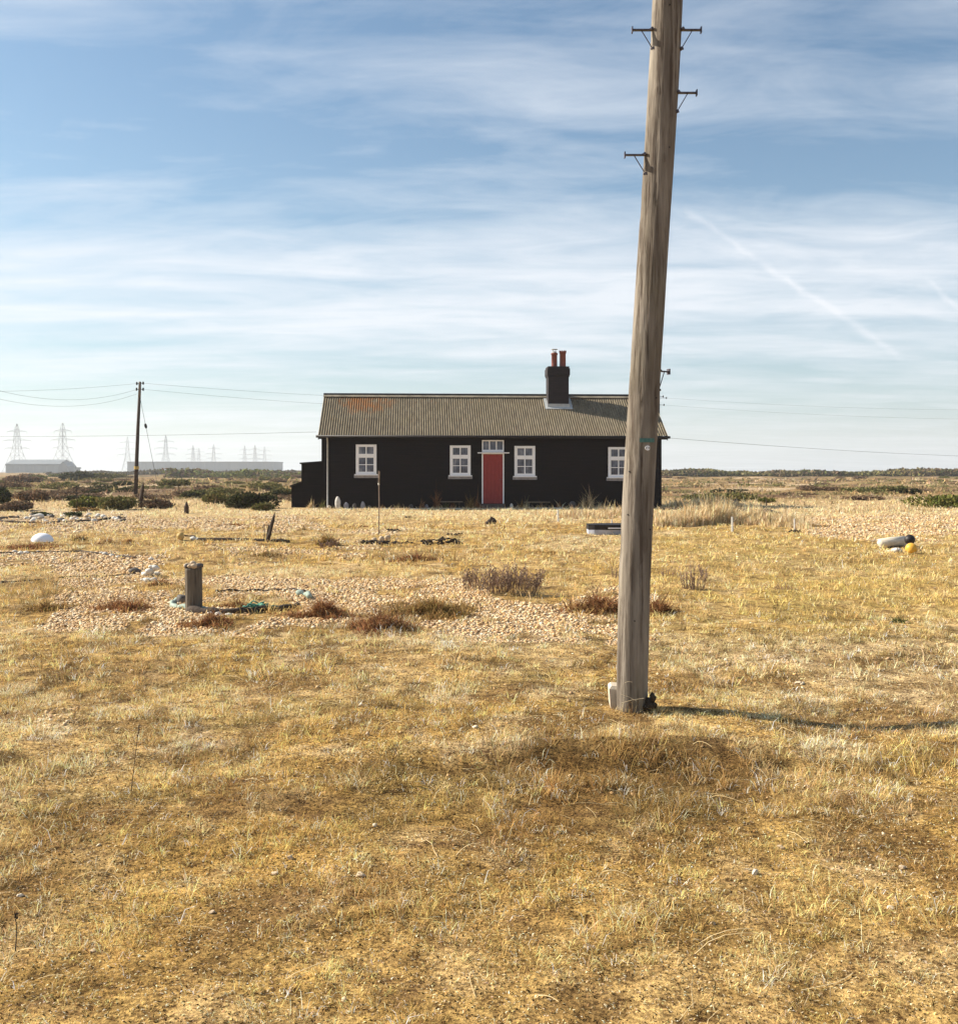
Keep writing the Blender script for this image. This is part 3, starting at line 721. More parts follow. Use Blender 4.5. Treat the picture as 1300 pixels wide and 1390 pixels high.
# ------------------------------------------------------------------ near telegraph pole
PB = at(857.5, 962); PY = PB.y; PB.z = float(ground_z(PB.x, PB.y))
PCL = [(857.2,962),(859,880),(862,780),(870,600),(877.5,480),(889.5,300),(897,160),(905.5,0)]
def pole_root():
    root = empty('telegraph_pole', PB, label='thick weathered wooden telegraph pole with iron brackets leaning slightly right in the foreground', cat='telegraph pole')
    Ht = 7.4; tx = (CX*0+(905-CX)/F*PY) - PB.x; tz = CAMZ+HY/F*PY-PB.z; lx = tx/tz
    cz = [CAMZ-(q[1]-HY)/F*PY-PB.z for q in PCL]; cxs = [(q[0]-CX)/F*PY-PB.x for q in PCL]; co_ = np.polyfit(cz, cxs, 3); zt_ = cz[-1]; sl_ = float(np.polyval(np.polyder(co_), zt_)); xt_ = float(np.polyval(co_, zt_))
    def cxf(z): return float(np.polyval(co_, z)) if z < zt_ else xt_+sl_*(z-zt_)
    n, m = 56, 260; V = []
    for i in range(m+1):
        z = -.05+(Ht+.05)*i/m
        r0 = .1035-.0012*z
        cx = cxf(z)
        for k in range(n):
            a = 2*math.pi*k/n
            rr_ = r0*(1+.010*math.sin(a*2+z*.6)+.012*math.sin(a*3-z*.9+1)) 
            rr_ += .0022*float(0)
            V.append((cx+math.cos(a)*rr_, math.sin(a)*rr_, z))
    V = np.array(V); A = np.tile(np.arange(n)*2*math.pi/n, m+1); Zz = V[:, 2]
    # shakes and lumps running with the grain
    d = .0022*perlin(np.cos(A)*3+5, np.sin(A)*3+Zz*1.1, 7)+.0035*perlin(A*2.2, Zz*.9, 8)
    crack = np.abs(perlin(np.sin(A*.5)*14, Zz*.45+3, 9)); d -= .0045*(1-sst(0, .07, crack))
    for (ka, kz, kr) in [(-1.9, 2.05, .02),(-1.35,3.6,.022),(-2.6,2.9,.018),(-1.7,1.62,.014),(-2.2,4.05,.02),(-1.2,.85,.018),(-2.5,1.0,.015),(-1.75,1.2,.012)]:
        q = ((A-(ka % (2*math.pi)))*.1/kr)**2+((Zz-kz)/(kr*1.3))**2; d += .006*np.exp(-q)
    V[:, 0] += np.cos(A)*d; V[:, 1] += np.sin(A)*d
    Fc = [(i*n+k, i*n+(k+1)%n, (i+1)*n+(k+1)%n, (i+1)*n+k) for i in range(m) for k in range(n)]+[tuple(range(m*n, (m+1)*n))]
    nmesh('shaft', V, Fc, M['pole'], root, smooth=True)
    k = PY/F
    def loc(px, py): return ((px-CX)/F*PY-PB.x, CAMZ-(py-HY)/F*PY-PB.z)
    def bracket(pe, px, py, sgn, yoff=-.03, dr=None):
        """step iron: flat arm with an upturned end plate, a diagonal stay and two coach bolts"""
        x, z = loc(px, py); x2, _ = loc(pe, py); L = abs(x2-x)
        dirv = Vector((sgn, 0, 0)) if dr is None else Vector(dr).normalized()
        o = Vector((x, yoff, z)); side = Vector((0, 1, 0)) if dr is None else Vector((-dirv.y, dirv.x, 0))
        mb = MB()
        def obox(a, b, hw, hh):
            vs = [a+side*sy*hw+Vector((0,0,sz*hh)) for sy in (-1,1) for sz in (-1,1)]+[b+side*sy*hw+Vector((0,0,sz*hh)) for sy in (-1,1) for sz in (-1,1)]
            mb.add(vs, [(0,1,3,2),(4,6,7,5),(0,4,5,1),(2,3,7,6),(0,2,6,4),(1,5,7,3)])
        b = o+dirv*L
        obox(o-dirv*.03, b, .012, .0042)
        obox(b-dirv*.0035, b+dirv*.0035, .016, .019)
        arm = mb.build('bracket', M['steel'], root)
        st = MB(); foot = o+Vector((0, 0, -.125))-dirv*.004; mid = o+dirv*L*.55
        st.tube([mid, foot], .0032, 6); st.build('stay', M['steel'], arm)
        bt = MB(); 
        for q in (o+dirv*.004+Vector((0,-.008,.003)), foot+Vector((0,-.006,0))):
            bt.tube([q+Vector((0,-.02,0)), q+Vector((0,.012,0))], .0095, 6); bt.tube([q-dirv*.012, q+dirv*.014], .007, 6)
        bt.build('bolt', M['steel'], arm)
    bracket(857, 884, 43, -1); bracket(950, 924, 43, 1); bracket(944, 918, 128, 1); bracket(847, 874, 212, -1)
    x, z = loc(899, 503)
    bracket(912, 896, 503, 1, .04, (.88, .47, 0))
    # plates at eye level
    def shaft_front(px, py):
        x, z = loc(px, py); cx = cxf(z); r = .1035-.0012*z
        a = math.acos(max(-1, min(1, (x-cx)/r))); return cx, r, -a, z
    def curved(px0, px1, py0, py1, off, mat, name):
        V = []; Fc = []; m = 8; th = .0015
        for i in range(m+1):
            px = px0+(px1-px0)*i/m
            for py in (py1, py0):
                cx, r, a, z = shaft_front(px, py)
                for o_ in (off, off+th): V.append((cx+math.cos(a)*(r+o_), math.sin(a)*(r+o_), z))
        for i in range(m):
            b = i*4; c = b+4
            Fc += [(b+1, c+1, c+3, b+3), (b, b+2, c+2, c), (b, c, c+1, b+1), (b+2, b+3, c+3, c+2)]
        Fc += [(0,1,3,2), (m*4, m*4+2, m*4+3, m*4+1)]
        return nmesh(name, np.array(V), Fc, mat, root)
    curved(865, 884, 595.5, 601, .006, M['plate'], 'number_plate')
    cx, r, a, z = shaft_front(875, 608.5)
    dm = MB(); c = Vector((cx+math.cos(a)*(r+.004), math.sin(a)*(r+.004), z)); nv = Vector((math.cos(a), math.sin(a), 0))
    dm.tube([c-nv*.004, c+nv*.004], .0165, 24); disc = dm.build('round_plate', M['white'], root)
    # pierced marks of the round plate: a hole each side
    hm = MB(); tvec = Vector((-nv.y, nv.x, 0))
    for sg in (-1, 1): hm.tube([c+tvec*.0115*sg+nv*.003, c+tvec*.0115*sg+nv*.0052], .0042, 10)
    hm.tube([c+nv*.003+Vector((0,0,.001)), c+nv*.0052+Vector((0,0,.001))], .0028, 8)
    hm.build('mark', M['black'], disc)
    nl = MB()
    for (px, py) in [(888, 541),(884,700),(852,640),(880,718),(858,840),(850,698),(905,15),(905,205)]:
        cx, r, a, z = shaft_front(px, py); nv = Vector((math.cos(a), math.sin(a), 0)); c = Vector((cx, 0, z))+nv*r
        nl.tube([c-nv*.006, c+nv*.0035], .005, 8)
    nl.build('nail_holes', M['black'], root)
    return root
PR = pole_root()
# concrete lump, clod and straws at the foot
p = at(838, 962); mb = MB(); mb.add([(-.03,-.02,-.05),(.06,-.02,-.05),(.06,.1,-.05),(-.03,.1,-.05),(-.055,-.035,.06),(.06,-.03,.06),(.06,.11,.06),(-.05,.1,.06),(-.062,-.03,.165),(.06,-.03,.158),(.06,.11,.16),(-.055,.11,.17),(-.045,-.015,.185),(.05,-.015,.18),(.05,.095,.18),(-.04,.09,.188)], [(0,3,2,1),(0,1,5,4),(1,2,6,5),(2,3,7,6),(3,0,4,7),(4,5,9,8),(5,6,10,9),(6,7,11,10),(7,4,8,11),(8,9,13,12),(9,10,14,13),(10,11,15,14),(11,8,12,15),(12,13,14,15)]); tag(mb.build('concrete_block', M['concrete'], None, False, p+Vector((.006,.02,-.035))), 'pale squared concrete lump against the left foot of the near pole', 'concrete block')
p = at(881, 966); mb = MB()
for i in range(9): mb.blob((random.uniform(-.03,.03), random.uniform(-.02,.03), .02+.01*i), (.032-.002*i,.032-.002*i,.02), 2, .18, i)
tag(mb.build('earth_clod', M['soil'], None, False, p), 'dark clod of earth against the right foot of the near pole', 'clod')
clump('grass_tuft', (PB.x, PB.y-.06), .2, .09, .07, 700, STR+RUSTG, 'fringe of dry grass around the foot of the near pole', 'grass tuft', w=.0025, lean=.6)
smat = simple('straw', (.6,.48,.3), (.75,.62,.42), 5, .8, 0)
for a_, b_, lab in [((843,943),(864,952),'upper bright straw slanting down across the foot of the near pole'),((842,955),(874,948),'long bright straw rising right across the foot of the near pole'),((848,927),(858,926),'short pale straw highest on the foot of the near pole')]:
    q = [Vector(((t[0]-CX)/F*(PY-.125), PY-.125, CAMZ-(t[1]-HY)/F*(PY-.125))) for t in (a_, b_)]
    mb = MB(); mb.tube([Vector((0,0,0)), (q[1]-q[0])/2+Vector((0,0,.006)), q[1]-q[0]], .0016, 4); tag(mb.build('straw', smat, None, False, q[0]), lab, 'straw')

# ------------------------------------------------------------------ cottage
def fac(px, py, t=0):
    """photo pixel -> (distance along the facade, height) on the plane t metres behind the front wall"""
    o = HA+HN*t; k = (px-CX)/F     # X = k*Y
    s = (k*o[1]-o[0])/(HU[0]-k*HU[1]); Y = o[1]+HU[1]*s
    return s, CAMZ-(py-HY)*Y/F
house = empty('cottage', (HA[0], HA[1], 0), PSI, label='long black tarred timber cottage with corrugated roof, red door and white windows', cat='cottage')
EZ = 3.06; DEP = 5.0; RZ = 4.90; EX = fac(432.5, 600)[0]; EX2 = fac(904, 600)[0]
def boards(mb, ax, a0f, a1f, z0, z1, pos, out, step=.165, lap=.026):
    """lapped boards between a0f(z) and a1f(z) on the plane pos; out is the outward sign"""
    z = z0
    while z < z1-.01:
        zt = min(z+step, z1); zz = (z+zt)/2
        def P(a, d, h): return (a, pos+out*d, h) if ax == 'x' else (pos+out*d, a, h)
        l0, r0, l1, r1 = a0f(z), a1f(z), a0f(zt), a1f(zt)
        vs = [P(l0, lap, z), P(r0, lap, z), P(r1, .002, zt), P(l1, .002, zt), P(l0, 0, z), P(r0, 0, z), P(l1, -.02, zt), P(r1, -.02, zt)]
        mb.add(vs, [(0,1,2,3),(4,5,1,0),(0,3,6,4),(1,5,7,2)])
        z = zt
mb = MB(); c0 = lambda z: 0; cL = lambda z: HL
boards(mb, 'x', c0, cL, -.1, EZ+.15, 0, -1); boards(mb, 'x', c0, cL, -.1, EZ+.15, DEP, 1)
def g0(z): return 0 if z < EZ+.1 else (z-EZ-.1)/(RZ-EZ-.1)*DEP/2
def g1(z): return DEP-g0(z)
boards(mb, 'y', g0, g1, -.1, RZ-.1, 0, -1); boards(mb, 'y', g0, g1, -.1, RZ-.1, HL, 1)
for cx_, cy_ in ((-.02, -.02), (HL-.06, -.02), (-.02, DEP-.06), (HL-.06, DEP-.06)): mb.box(cx_, cx_+.08, cy_, cy_+.08, -.1, EZ+.1)
mb.build('wall', M['tar'], house)
# corrugated roof
def roof_mesh():
    import numpy as _n
    wl = .100; per = 10; nx = int((EX2-EX)/wl*per); xs = _n.linspace(EX, EX2, nx+1)
    am = .019; prof = am*_n.sin(2*math.pi*(xs-EX)/wl)
    y0, z0 = -.30, EZ-.02; y1, z1 = DEP/2, RZ; L = math.hypot(y1-y0, z1-z0); ny_, nz_ = -(z1-z0)/L, (y1-y0)/L
    ts = _n.linspace(0, 1, 13)
    V = []
    for sd in (0, 1):
        for t in ts:
            yy = y0+(y1-y0)*t; zz = z0+(z1-z0)*t-.02*math.sin(math.pi*t)
            lap_ = .008 if t < .5 else 0
            y_ = yy+ny_*(prof+lap_); z_ = zz+nz_*(prof+lap_)+.012*perlin(xs/2.1, xs*0+t*2, 3)
            if sd: y_ = DEP-y_
            V.append(_n.stack([xs, y_, z_], 1))
    V = _n.concatenate(V); n = nx+1; Fc = []
    for sd in (0, 1):
        for j in range(len(ts)-1):
            b = (sd*len(ts)+j)*n; i = _n.arange(nx)
            q = _n.stack([b+i, b+i+1, b+n+i+1, b+n+i], 1); Fc.append(q if not sd else q[:, ::-1])
    return V, _n.concatenate(Fc)
V, Fc = roof_mesh(); roof = nmesh('roof', V, Fc, M['roof'], house, smooth=True)
mb = MB(); mb.tube([(EX-.01, DEP/2, RZ+.035), (EX2+.01, DEP/2, RZ+.045)], .065, 10); mb.build('ridge_cap', M['black'], roof)
mb = MB(); sl = (RZ-EZ)/(DEP/2+.3)
for sg in (1, -1):
    a0 = DEP/2-sg*.05; a1 = DEP/2-sg*.19
    zt = RZ+.012; zb = RZ-.14*sl+.030
    vs = [(EX-.01,a0,zt+.02),(EX2+.01,a0,zt+.02),(EX2+.01,a1,zb),(EX-.01,a1,zb),(EX-.01,a0,zt),(EX2+.01,a0,zt),(EX2+.01,a1,zb-.02),(EX-.01,a1,zb-.02)]
    fs = [(3,2,1,0),(4,5,6,7),(0,1,5,4),(2,3,7,6),(1,2,6,5),(3,0,4,7)]
    mb.add(vs, fs)
mb.build('ridge_flashing', simple('old_flashing', (.16,.135,.10), (.32,.27,.2), 3, .8, .2, .01), roof)
mb = MB(); mb.tube([(EX-.08, -.36, EZ-.06), (EX2+.08, -.36, EZ-.075)], .055, 8); mb.build('gutter', M['black'], house, True)
mb = MB(); mb.box(EX+.02, EX2-.02, -.27, -.245, EZ-.16, EZ-.02); mb.box(EX+.02, EX2-.02, -.245, -.02, EZ-.16, EZ-.135); mb.build('fascia', M['tar2'], house)
for xg in (EX, EX2-.03):
    mb = MB()
    for sg in (0, 1):
        f = lambda y: DEP-y if sg else y
        pts = [(-.3, EZ-.06), (DEP/2, RZ-.05), (DEP/2, RZ-.22), (-.3, EZ-.2)]
        vs = [(xg, f(a), b) for a, b in pts]+[(xg+.03, f(a), b) for a, b in pts]
        mb.add(vs, [(0,1,2,3),(7,6,5,4),(0,4,5,1),(1,5,6,2),(2,6,7,3),(3,7,4,0)])
    mb.build('bargeboard', M['tar2'], house)
# downpipes
s, z = fac(444.7, 600); mb = MB(); mb.tube([(s,-.33,EZ-.08),(s,-.2,EZ-.2),(s,-.07,EZ-.32),(s,-.07,.1),(s,-.14,.04)], .034, 8); mb.build('downpipe', M['pipe'], house, True)
# windows
def window(px0, px1, py0, py1):
    s0, z1 = fac(px0, py0); s1, _ = fac(px1, py0); _, z0 = fac(px0, py1)
    w = .088; yf = -.075; mb = MB()
    H = z1-z0
    mb.box(s0, s0+w, yf, -.001, z0, z1); mb.box(s1-w, s1, yf, -.001, z0, z1)
    mb.box(s0+w, s1-w, yf+.003, -.001, z1-.10, z1-.002); mb.box(s0+w, s1-w, yf+.003, -.001, z0+.002, z0+.10)
    zm = z0+H*.615
    mb.box(s0+w, s1-w, yf+.006, -.001, zm-.075, zm+.085)
    xm = (s0+s1)/2
    mb.box(xm-.022, xm+.022, yf+.012, -.002, z0+.10, zm-.075); mb.box(xm-.022, xm+.022, yf+.012, -.002, zm+.085, z1-.10)
    # sash stiles
    for a, b in ((z0+.10, zm-.075), (zm+.085, z1-.10)):
        mb.box(s0+w, s0+w+.035, yf+.02, -.002, a, b); mb.box(s1-w-.035, s1-w, yf+.02, -.002, a, b)
    zl = (z0+.10+zm-.075)/2
    for a, b in ((s0+w+.035, xm-.022), (xm+.022, s1-w-.035)): mb.box(a, b, yf+.015, -.002, zl-.014, zl+.014)
    fr = mb.build('window', M['white'], house)
    g = MB(); g.box(s0+w-.01, s1-w+.01, -.035, -.022, z0+.09, z1-.09); g.build('glass', M['glass'], fr)
    sb = MB(); sb.box(s0-.06, s1+.06, -.16, -.002, z0-.055, z0-.003, .006); sb.build('sill', M['white'], fr)
    bb = MB(); bb.box(s0-.075, s1+.075, -.06, -.02, z0-.16, z0-.058); bb.box(s1+.02, s1+.075, -.12, -.062, z0-.13, z0-.058); bb.box(s0-.075, s0-.02, -.12, -.062, z0-.13, z0-.058); bb.build('apron', M['sill'], fr)
for q in [(483,511,603.3,643.5),(610.5,638.5,604.6,645),(698,726,605.3,646),(825,853,606.8,647.5)]: window(*q)
# door
s0, zt = fac(655.5, 616.5); s1, _ = fac(682, 616.5); zb = fac(655.5, 683.5)[1]
mb = MB(); mb.box(s0, s1, -.045, -.02, zb, zt)
for i in range(5):
    a = s0+(s1-s0)*i/5; mb.box(a+.008, a+(s1-s0)/5-.008, -.058, -.045, zb+.02, zt-.02)
for za in (zb+.25, (zb+zt)/2, zt-.22): mb.box(s0+.01, s1-.01, -.068, -.058, za-.07, za+.07)
door = mb.build('door', M['red'], house)
mb = MB(); mb.tube([(s1-.09,-.11,zb+1.0),(s1-.09,-.06,zb+1.0)], .025, 10); mb.build('handle', M['steel'], door, True)
mb = MB(); mb.box(s0-.055, s0-.004, -.09, -.001, zb, zt); mb.box(s1+.004, s1+.055, -.09, -.001, zb, zt); mb.box(s0-.055, s1+.055, -.088, -.001, zt+.002, zt+.03); mb.build('door_frame', M['white'], house)
sa = fac(648, 614)[0]; sb_ = fac(690.5, 614)[0]; mb = MB(); mb.box(sa, sb_, -.26, -.002, zt+.034, zt+.075); mb.build('door_shelf', M['white'], house)
zz0 = fac(655, 611.5)[1]; zz1 = fac(655, 597.3)[1]; t0 = fac(654, 600)[0]; t1 = fac(683.5, 600)[0]
mb = MB(); mb.box(t0, t1, -.08, -.001, zz0-.06, zz0+.03); mb.box(t0, t1, -.08, -.001, zz1-.05, zz1)
for f in (0, 1/3, 2/3, 1):
    a = t0+(t1-t0-.045)*f; mb.box(a, a+.045, -.082 if f in (0, 1) else -.075, -.001, zz0+.03, zz1-.05)
fl = mb.build('fanlight', M['white'], house); mb = MB(); mb.box(t0+.02, t1-.02, -.03, -.022, zz0+.02, zz1-.04); mb.build('glass', M['glass'], fl)
sa = fac(649, 688)[0]; sb_ = fac(686, 688)[0]
mb = MB(); mb.box(sa, sb_, -.62, -.30, -.06, fac(650, 688.5)[1], .01); mb.box(sa+.05, sb_-.05, -.36, -.03, -.06, zb-.01, .01); mb.build('doorstep', simple('dark_step', (.06,.045,.04), (.11,.085,.075), 8, .8, .2), house)
# chimney
s0, _ = fac(743.5, 520, 1.7); s1, _ = fac(772.5, 520, 1.7); z0 = 4.25; zt = fac(743, 497, 1.7)[1]; zc = fac(743, 509, 1.7)[1]
def brick_mat():
    t = NT('near_black_brick'); b = t.N('ShaderNodeTexBrick'); v = t.obj(); t.L(v, b.inputs['Vector'])
    b.inputs['Scale'].default_value = 1; b.inputs['Brick Width'].default_value = .22; b.inputs['Row Height'].default_value = .075; b.inputs['Mortar Size'].default_value = .008
    b.inputs['Color1'].default_value = (.009,.005,.007,1); b.inputs['Color2'].default_value = (.017,.009,.012,1); b.inputs['Mortar'].default_value = (.008,.005,.007,1)
    rot = t.N('ShaderNodeMapping'); rot.inputs['Rotation'].default_value = (R(90), 0, 0); t.L(v, rot.inputs[0]); t.L(rot.outputs[0], b.inputs['Vector'])
    t.L(b.outputs[0], t.p.inputs['Base Color']); t.p.inputs['Roughness'].default_value = .8; t.bump(b.outputs['Fac'], -.5, .01); return t.m
M['brick'] = brick_mat()  # near-black brick over the whole stack
mb = MB(); mb.box(s0+.02, s1-.02, 1.7, 2.5, z0-.2, zc, 0)
mb.box(s0-.03, s1+.03, 1.65, 2.55, zc+.002, zt-.09, .01); mb.box(s0-.0, s1+.0, 1.68, 2.52, zt-.088, zt, .01); mb.box(s0-.01, s1+.01, 1.67, 2.53, zc-.07, zc-.002, .01)
ch = mb.build('chimney', M['brick'], house)
for i, (pc, pt, rp) in enumerate([(752.2, 479, 4.1), (763.6, 477, 4.4)]):
    c = fac(pc, 490, 2.1)[0]; zp = fac(pc, pt, 2.1)[1]; r = rp*45/F
    mb = MB(); h = zp-zt
    prof = [(r*1.0, zt-.01), (r*.98, zt+h*.15), (r*.95, zp-.09), (r*1.12, zp-.085), (r*1.12, zp-.02), (r*1.0, zp), (r*.8, zp), (r*.8, zp-.2)]
    n = 20; V = [(c+math.cos(6.2832*k/n)*rr_, 2.1+math.sin(6.2832*k/n)*rr_, z_) for rr_, z_ in prof for k in range(n)]
    mb.add(V, [(j*n+k, j*n+(k+1)%n, (j+1)*n+(k+1)%n, (j+1)*n+k) for j in range(len(prof)-1) for k in range(n)])
    pot = mb.build('chimney_pot', M['terra'], ch, True)
    if i == 0:
        cw = MB(); cw.tube([(c,2.1,zp-.1),(c,2.1,zp+.06)], r*.72, 14); 
        for k in range(4): a = k*1.57+.6; cw.tube([(c+math.cos(a)*r*.6,2.1+math.sin(a)*r*.6,zp+.05),(c+math.cos(a)*r*.6,2.1+math.sin(a)*r*.6,zp+.15)], .012, 4)
        cw.tube([(c,2.1,zp+.145),(c,2.1,zp+.165)], r*1.15, 16); cw.build('cowl', M['lead'], pot)
    else:
        cw = MB()
        for k in range(10): a = k*.628; cw.box(c+math.cos(a)*r-.02, c+math.cos(a)*r+.02, 2.1+math.sin(a)*r-.02, 2.1+math.sin(a)*r+.02, zp-.01, zp+.035)
        cw.build('pot_crown', M['terra'], pot)
# lead apron and stepped flashing at the chimney foot
mb = MB()
def rz(y): return EZ-.02+(RZ-EZ+.02)*(y+.3)/(DEP/2+.3)+.03
ya = 1.55
for (x0, x1, y0, y1) in [(s0-.12, s1+.14, ya, 1.70), (s0-.12, s0+.018, 1.705, 2.42), (s1-.018, s1+.14, 1.705, 2.42)]:
    vs = [(x0,y0,rz(y0)),(x1,y0,rz(y0)),(x1,y1,rz(y1)),(x0,y1,rz(y1)),(x0,y0,rz(y0)-.03),(x1,y0,rz(y0)-.03),(x1,y1,rz(y1)-.03),(x0,y1,rz(y1)-.03)]
    mb.add(vs, [(0,1,2,3),(7,6,5,4),(0,4,5,1),(1,5,6,2),(2,6,7,3),(3,7,4,0)])
mb.box(s0-.02, s1+.02, 1.665, 1.70, rz(1.68)-.02, rz(1.68)+.13)
mb.build('flashing', M['lead'], ch)
# lean-to sheds
def shed(name, px0, px1, top0, top1, t, dep, label, x1=None):
    a, za = fac(px0, top0, t); b, zb_ = fac(px1, top1, t)
    if x1 is not None: b = x1
    mb = MB(); zs = np.arange(-.1, max(za, zb_), .15)
    mb.add([(a,t,-.1),(b,t,-.1),(b,t,zb_),(a,t,za),(a,t+dep,-.1),(b,t+dep,-.1),(b,t+dep,zb_-.1),(a,t+dep,za-.1)], [(0,1,2,3),(5,4,7,6),(4,0,3,7),(1,5,6,2)])
    for z in zs[1:]:
        if z < min(za, zb_)-.05: mb.box(a-.004, b-.002, t-.014, t-.001, z, z+.012)
    w = mb.build('lean_to_wall', M['tar'], house)
    mb = MB(); e = .07
    mb.add([(a-e,t-e,za+.002),(b-.001,t-e,zb_+.002),(b-.001,t+dep,zb_-.098),(a-e,t+dep,za-.098),(a-e,t-e,za+.05),(b-.001,t-e,zb_+.05),(b-.001,t+dep,zb_-.05),(a-e,t+dep,za-.05)], [(0,3,2,1),(4,5,6,7),(0,1,5,4),(1,2,6,5),(2,3,7,6),(3,0,4,7)])
    mb.build('lean_to_roof', M['black'], house)
shed('', 409, 437, 629.5, 627, 1.6, 2.4, '', -.03)
sA = fac(409, 640, 1.6)[0]
shed('', 395.5, 409, 660.5, 655, 1.6+.01, 1.5, '', sA-.002)

# kerb of pale board along the front of the cottage
def wp(s, t, z=0): return Vector((HA[0]+HU[0]*s+HN[0]*t, HA[1]+HU[1]*s+HN[1]*t, z))
def gz(v): v.z = float(ground_z(v.x, v.y)); return v
e = empty('board_edging', wp(0, -1.0), PSI, label='low pale board edging along the foot of the cottage', cat='edging')
mb = MB()
for i in range(9):
    a = -.1+i*1.43; b = a+1.41; z = gz(wp(a+.7, -1.0)).z; mb.box(a, b, -.018, .018, z-.03, z+.055+random.uniform(-.008, .01), .004)
mb.build('board', M['white2'], e)
# small things against the front wall
for (px, w, h, m, lab) in [(459.5, .22, .33, 'flint', 'tall rounded pale stone stood against the cottage left of the first window'),(470.5,.2,.17,'sill','square grey stone next to the tall rounded one'),(482,.17,.15,'flintdark','dark grey block third from the downpipe'),(493,.18,.19,'sill','grey block fourth from the downpipe'),(448,.15,.08,'concrete','small pale stone at the foot of the downpipe'),(502,.12,.08,'flintdark','low dark stone right of the grey blocks'),(558,.18,.1,'flintdark','flat dark stone against the wall between the first two windows'),(579,.12,.1,'sill','small grey stone left of the plank bench'),(775,.28,.2,'flintdark','dull brown stone against the wall right of the long bench'),(693,.12,.14,'limewhite','white stone just right of the doorstep'),(701,.1,.07,'concrete','small buff stone right of the doorstep')]:
    s, _ = fac(px, 688); p = gz(wp(s, -.4)); mb = MB(); h = h*1.35+.05; mb.blob((0, 0, h*.45), (w*.55, w*.32, h*.58), 2, .06, int(px)); o = mb.build('stone', M[m], None, True, p); o.rotation_euler = (0, 0, PSI); tag(o, lab, 'stone', 'stones set along the foot of the cottage')
def bench(px0, px1, py, label):
    a, z = fac(px0, py, -.45); b, _ = fac(px1, py, -.45); e = empty('bench', wp(a, -.45), PSI, label=label, cat='bench', group='plank benches against the cottage')
    mb = MB(); mb.box(0, b-a, -.13, .13, z-.04, z, .005); mb.build('seat', M['drift'], e)
    for x in (.12, b-a-.17): mb = MB(); mb.box(x, x+.05, -.1, .1, -.05, z-.042); mb.build('leg', M['driftdark'], e)
bench(597, 628, 680.5, 'short plank bench against the wall left of the red door')
bench(711, 746, 681, 'longer plank bench against the wall right of the red door')
wallp = [(592,14,RUST),(604,8,GRN),(612,7,RUST),(637,12,RUSTG),(646,9,RUST),(703,8,RUSTG),(712,7,STR),(733,6,RUST),(757,8,RUST),(788,10,STR),(799,13,STR),(812,9,STR),(573,7,RUST),(541,5,RUSTG),(520,4,RUST),(440,8,GRN),(418,6,STR),(437,5,RUSTG)]
LW = ['tall reddish','small green','low reddish','tall straw brown','rust','brown','thin pale','low rust','dark rust','pale straw','tallest pale straw','drooping straw','small rust','low brown','low dark red','green','yellow straw','stunted brown']
LP = ['left of the plank bench','under the left end of the short bench','under the middle of the short bench','between the short bench and the doorstep','touching the left of the doorstep','right of the doorstep stones','at the left end of the long bench','under the long bench','right of the long bench','under the wall right of the long bench','near the white peg','left of the last window','below the second window','between the first two windows','right of the iron rod','at the left corner of the cottage','in front of the lean-to','at the corner where the lean-to starts']
for (px, hp, pal), a, b in zip(wallp, LW, LP):
    s, _ = fac(px, 688); p = wp(s, -.55 if px > 437 else 1.0); clump('wall_plant', p, .22, .12, hp*.031, 170, pal, f'{a} plant {b} against the cottage wall', 'plant', 'plants along the foot of the cottage', w=.014, lean=.35)
# fringe of dry grass along the board
e_ = [];
x = RNG.uniform(-.2, HL-.2, 5000); t_ = -1.06-np.abs(RNG.normal(0, .12, 5000)); X = HA[0]+HU[0]*x+HN[0]*t_; Y = HA[1]+HU[1]*x+HN[1]*t_
k_ = (fbm(x/.5, x*0, 5, 3) > -.2); X, Y, x = X[k_], Y[k_], x[k_]
o = blades(X, Y, ground_z(X, Y)-.01, .07*RNG.lognormal(0, .5, len(X)), .018*RNG.uniform(.5, 1.3, len(X)), np.clip(RNG.normal(.5, .3, len(X)), 0, 1.3), jcol(np.array(STR)[RNG.integers(0, 4, len(X))]), M['blade'], 'grass_fringe')
tag(o, 'thin fringe of dry grass in front of the board edging', 'grass', kind='stuff')

# ------------------------------------------------------------------ garden objects
def post(name, px, py, tpx, tpy, r, mat, label, cat, group=None, n=8, pointed=False, depth=0, jit=.05, flat=None):
    p = at(px, py); k = mpp(p); dx = (tpx-px)*k; dz = (py-tpy)*k
    mb = MB(); rr_ = r*k; N = 7
    pts = [(dx*i/N, depth*i/N, -.05*(i == 0)+dz*i/N) for i in range(N+1)]
    rad = [rr_*(1.05-.15*i/N) for i in range(N+1)]
    if pointed: rad[-1] = rr_*.12; rad[-2] = rr_*.65
    mb.tube(pts, rad, n, True, jit)
    return tag(mb.build(name, mat, None, False, p), label, cat, group)
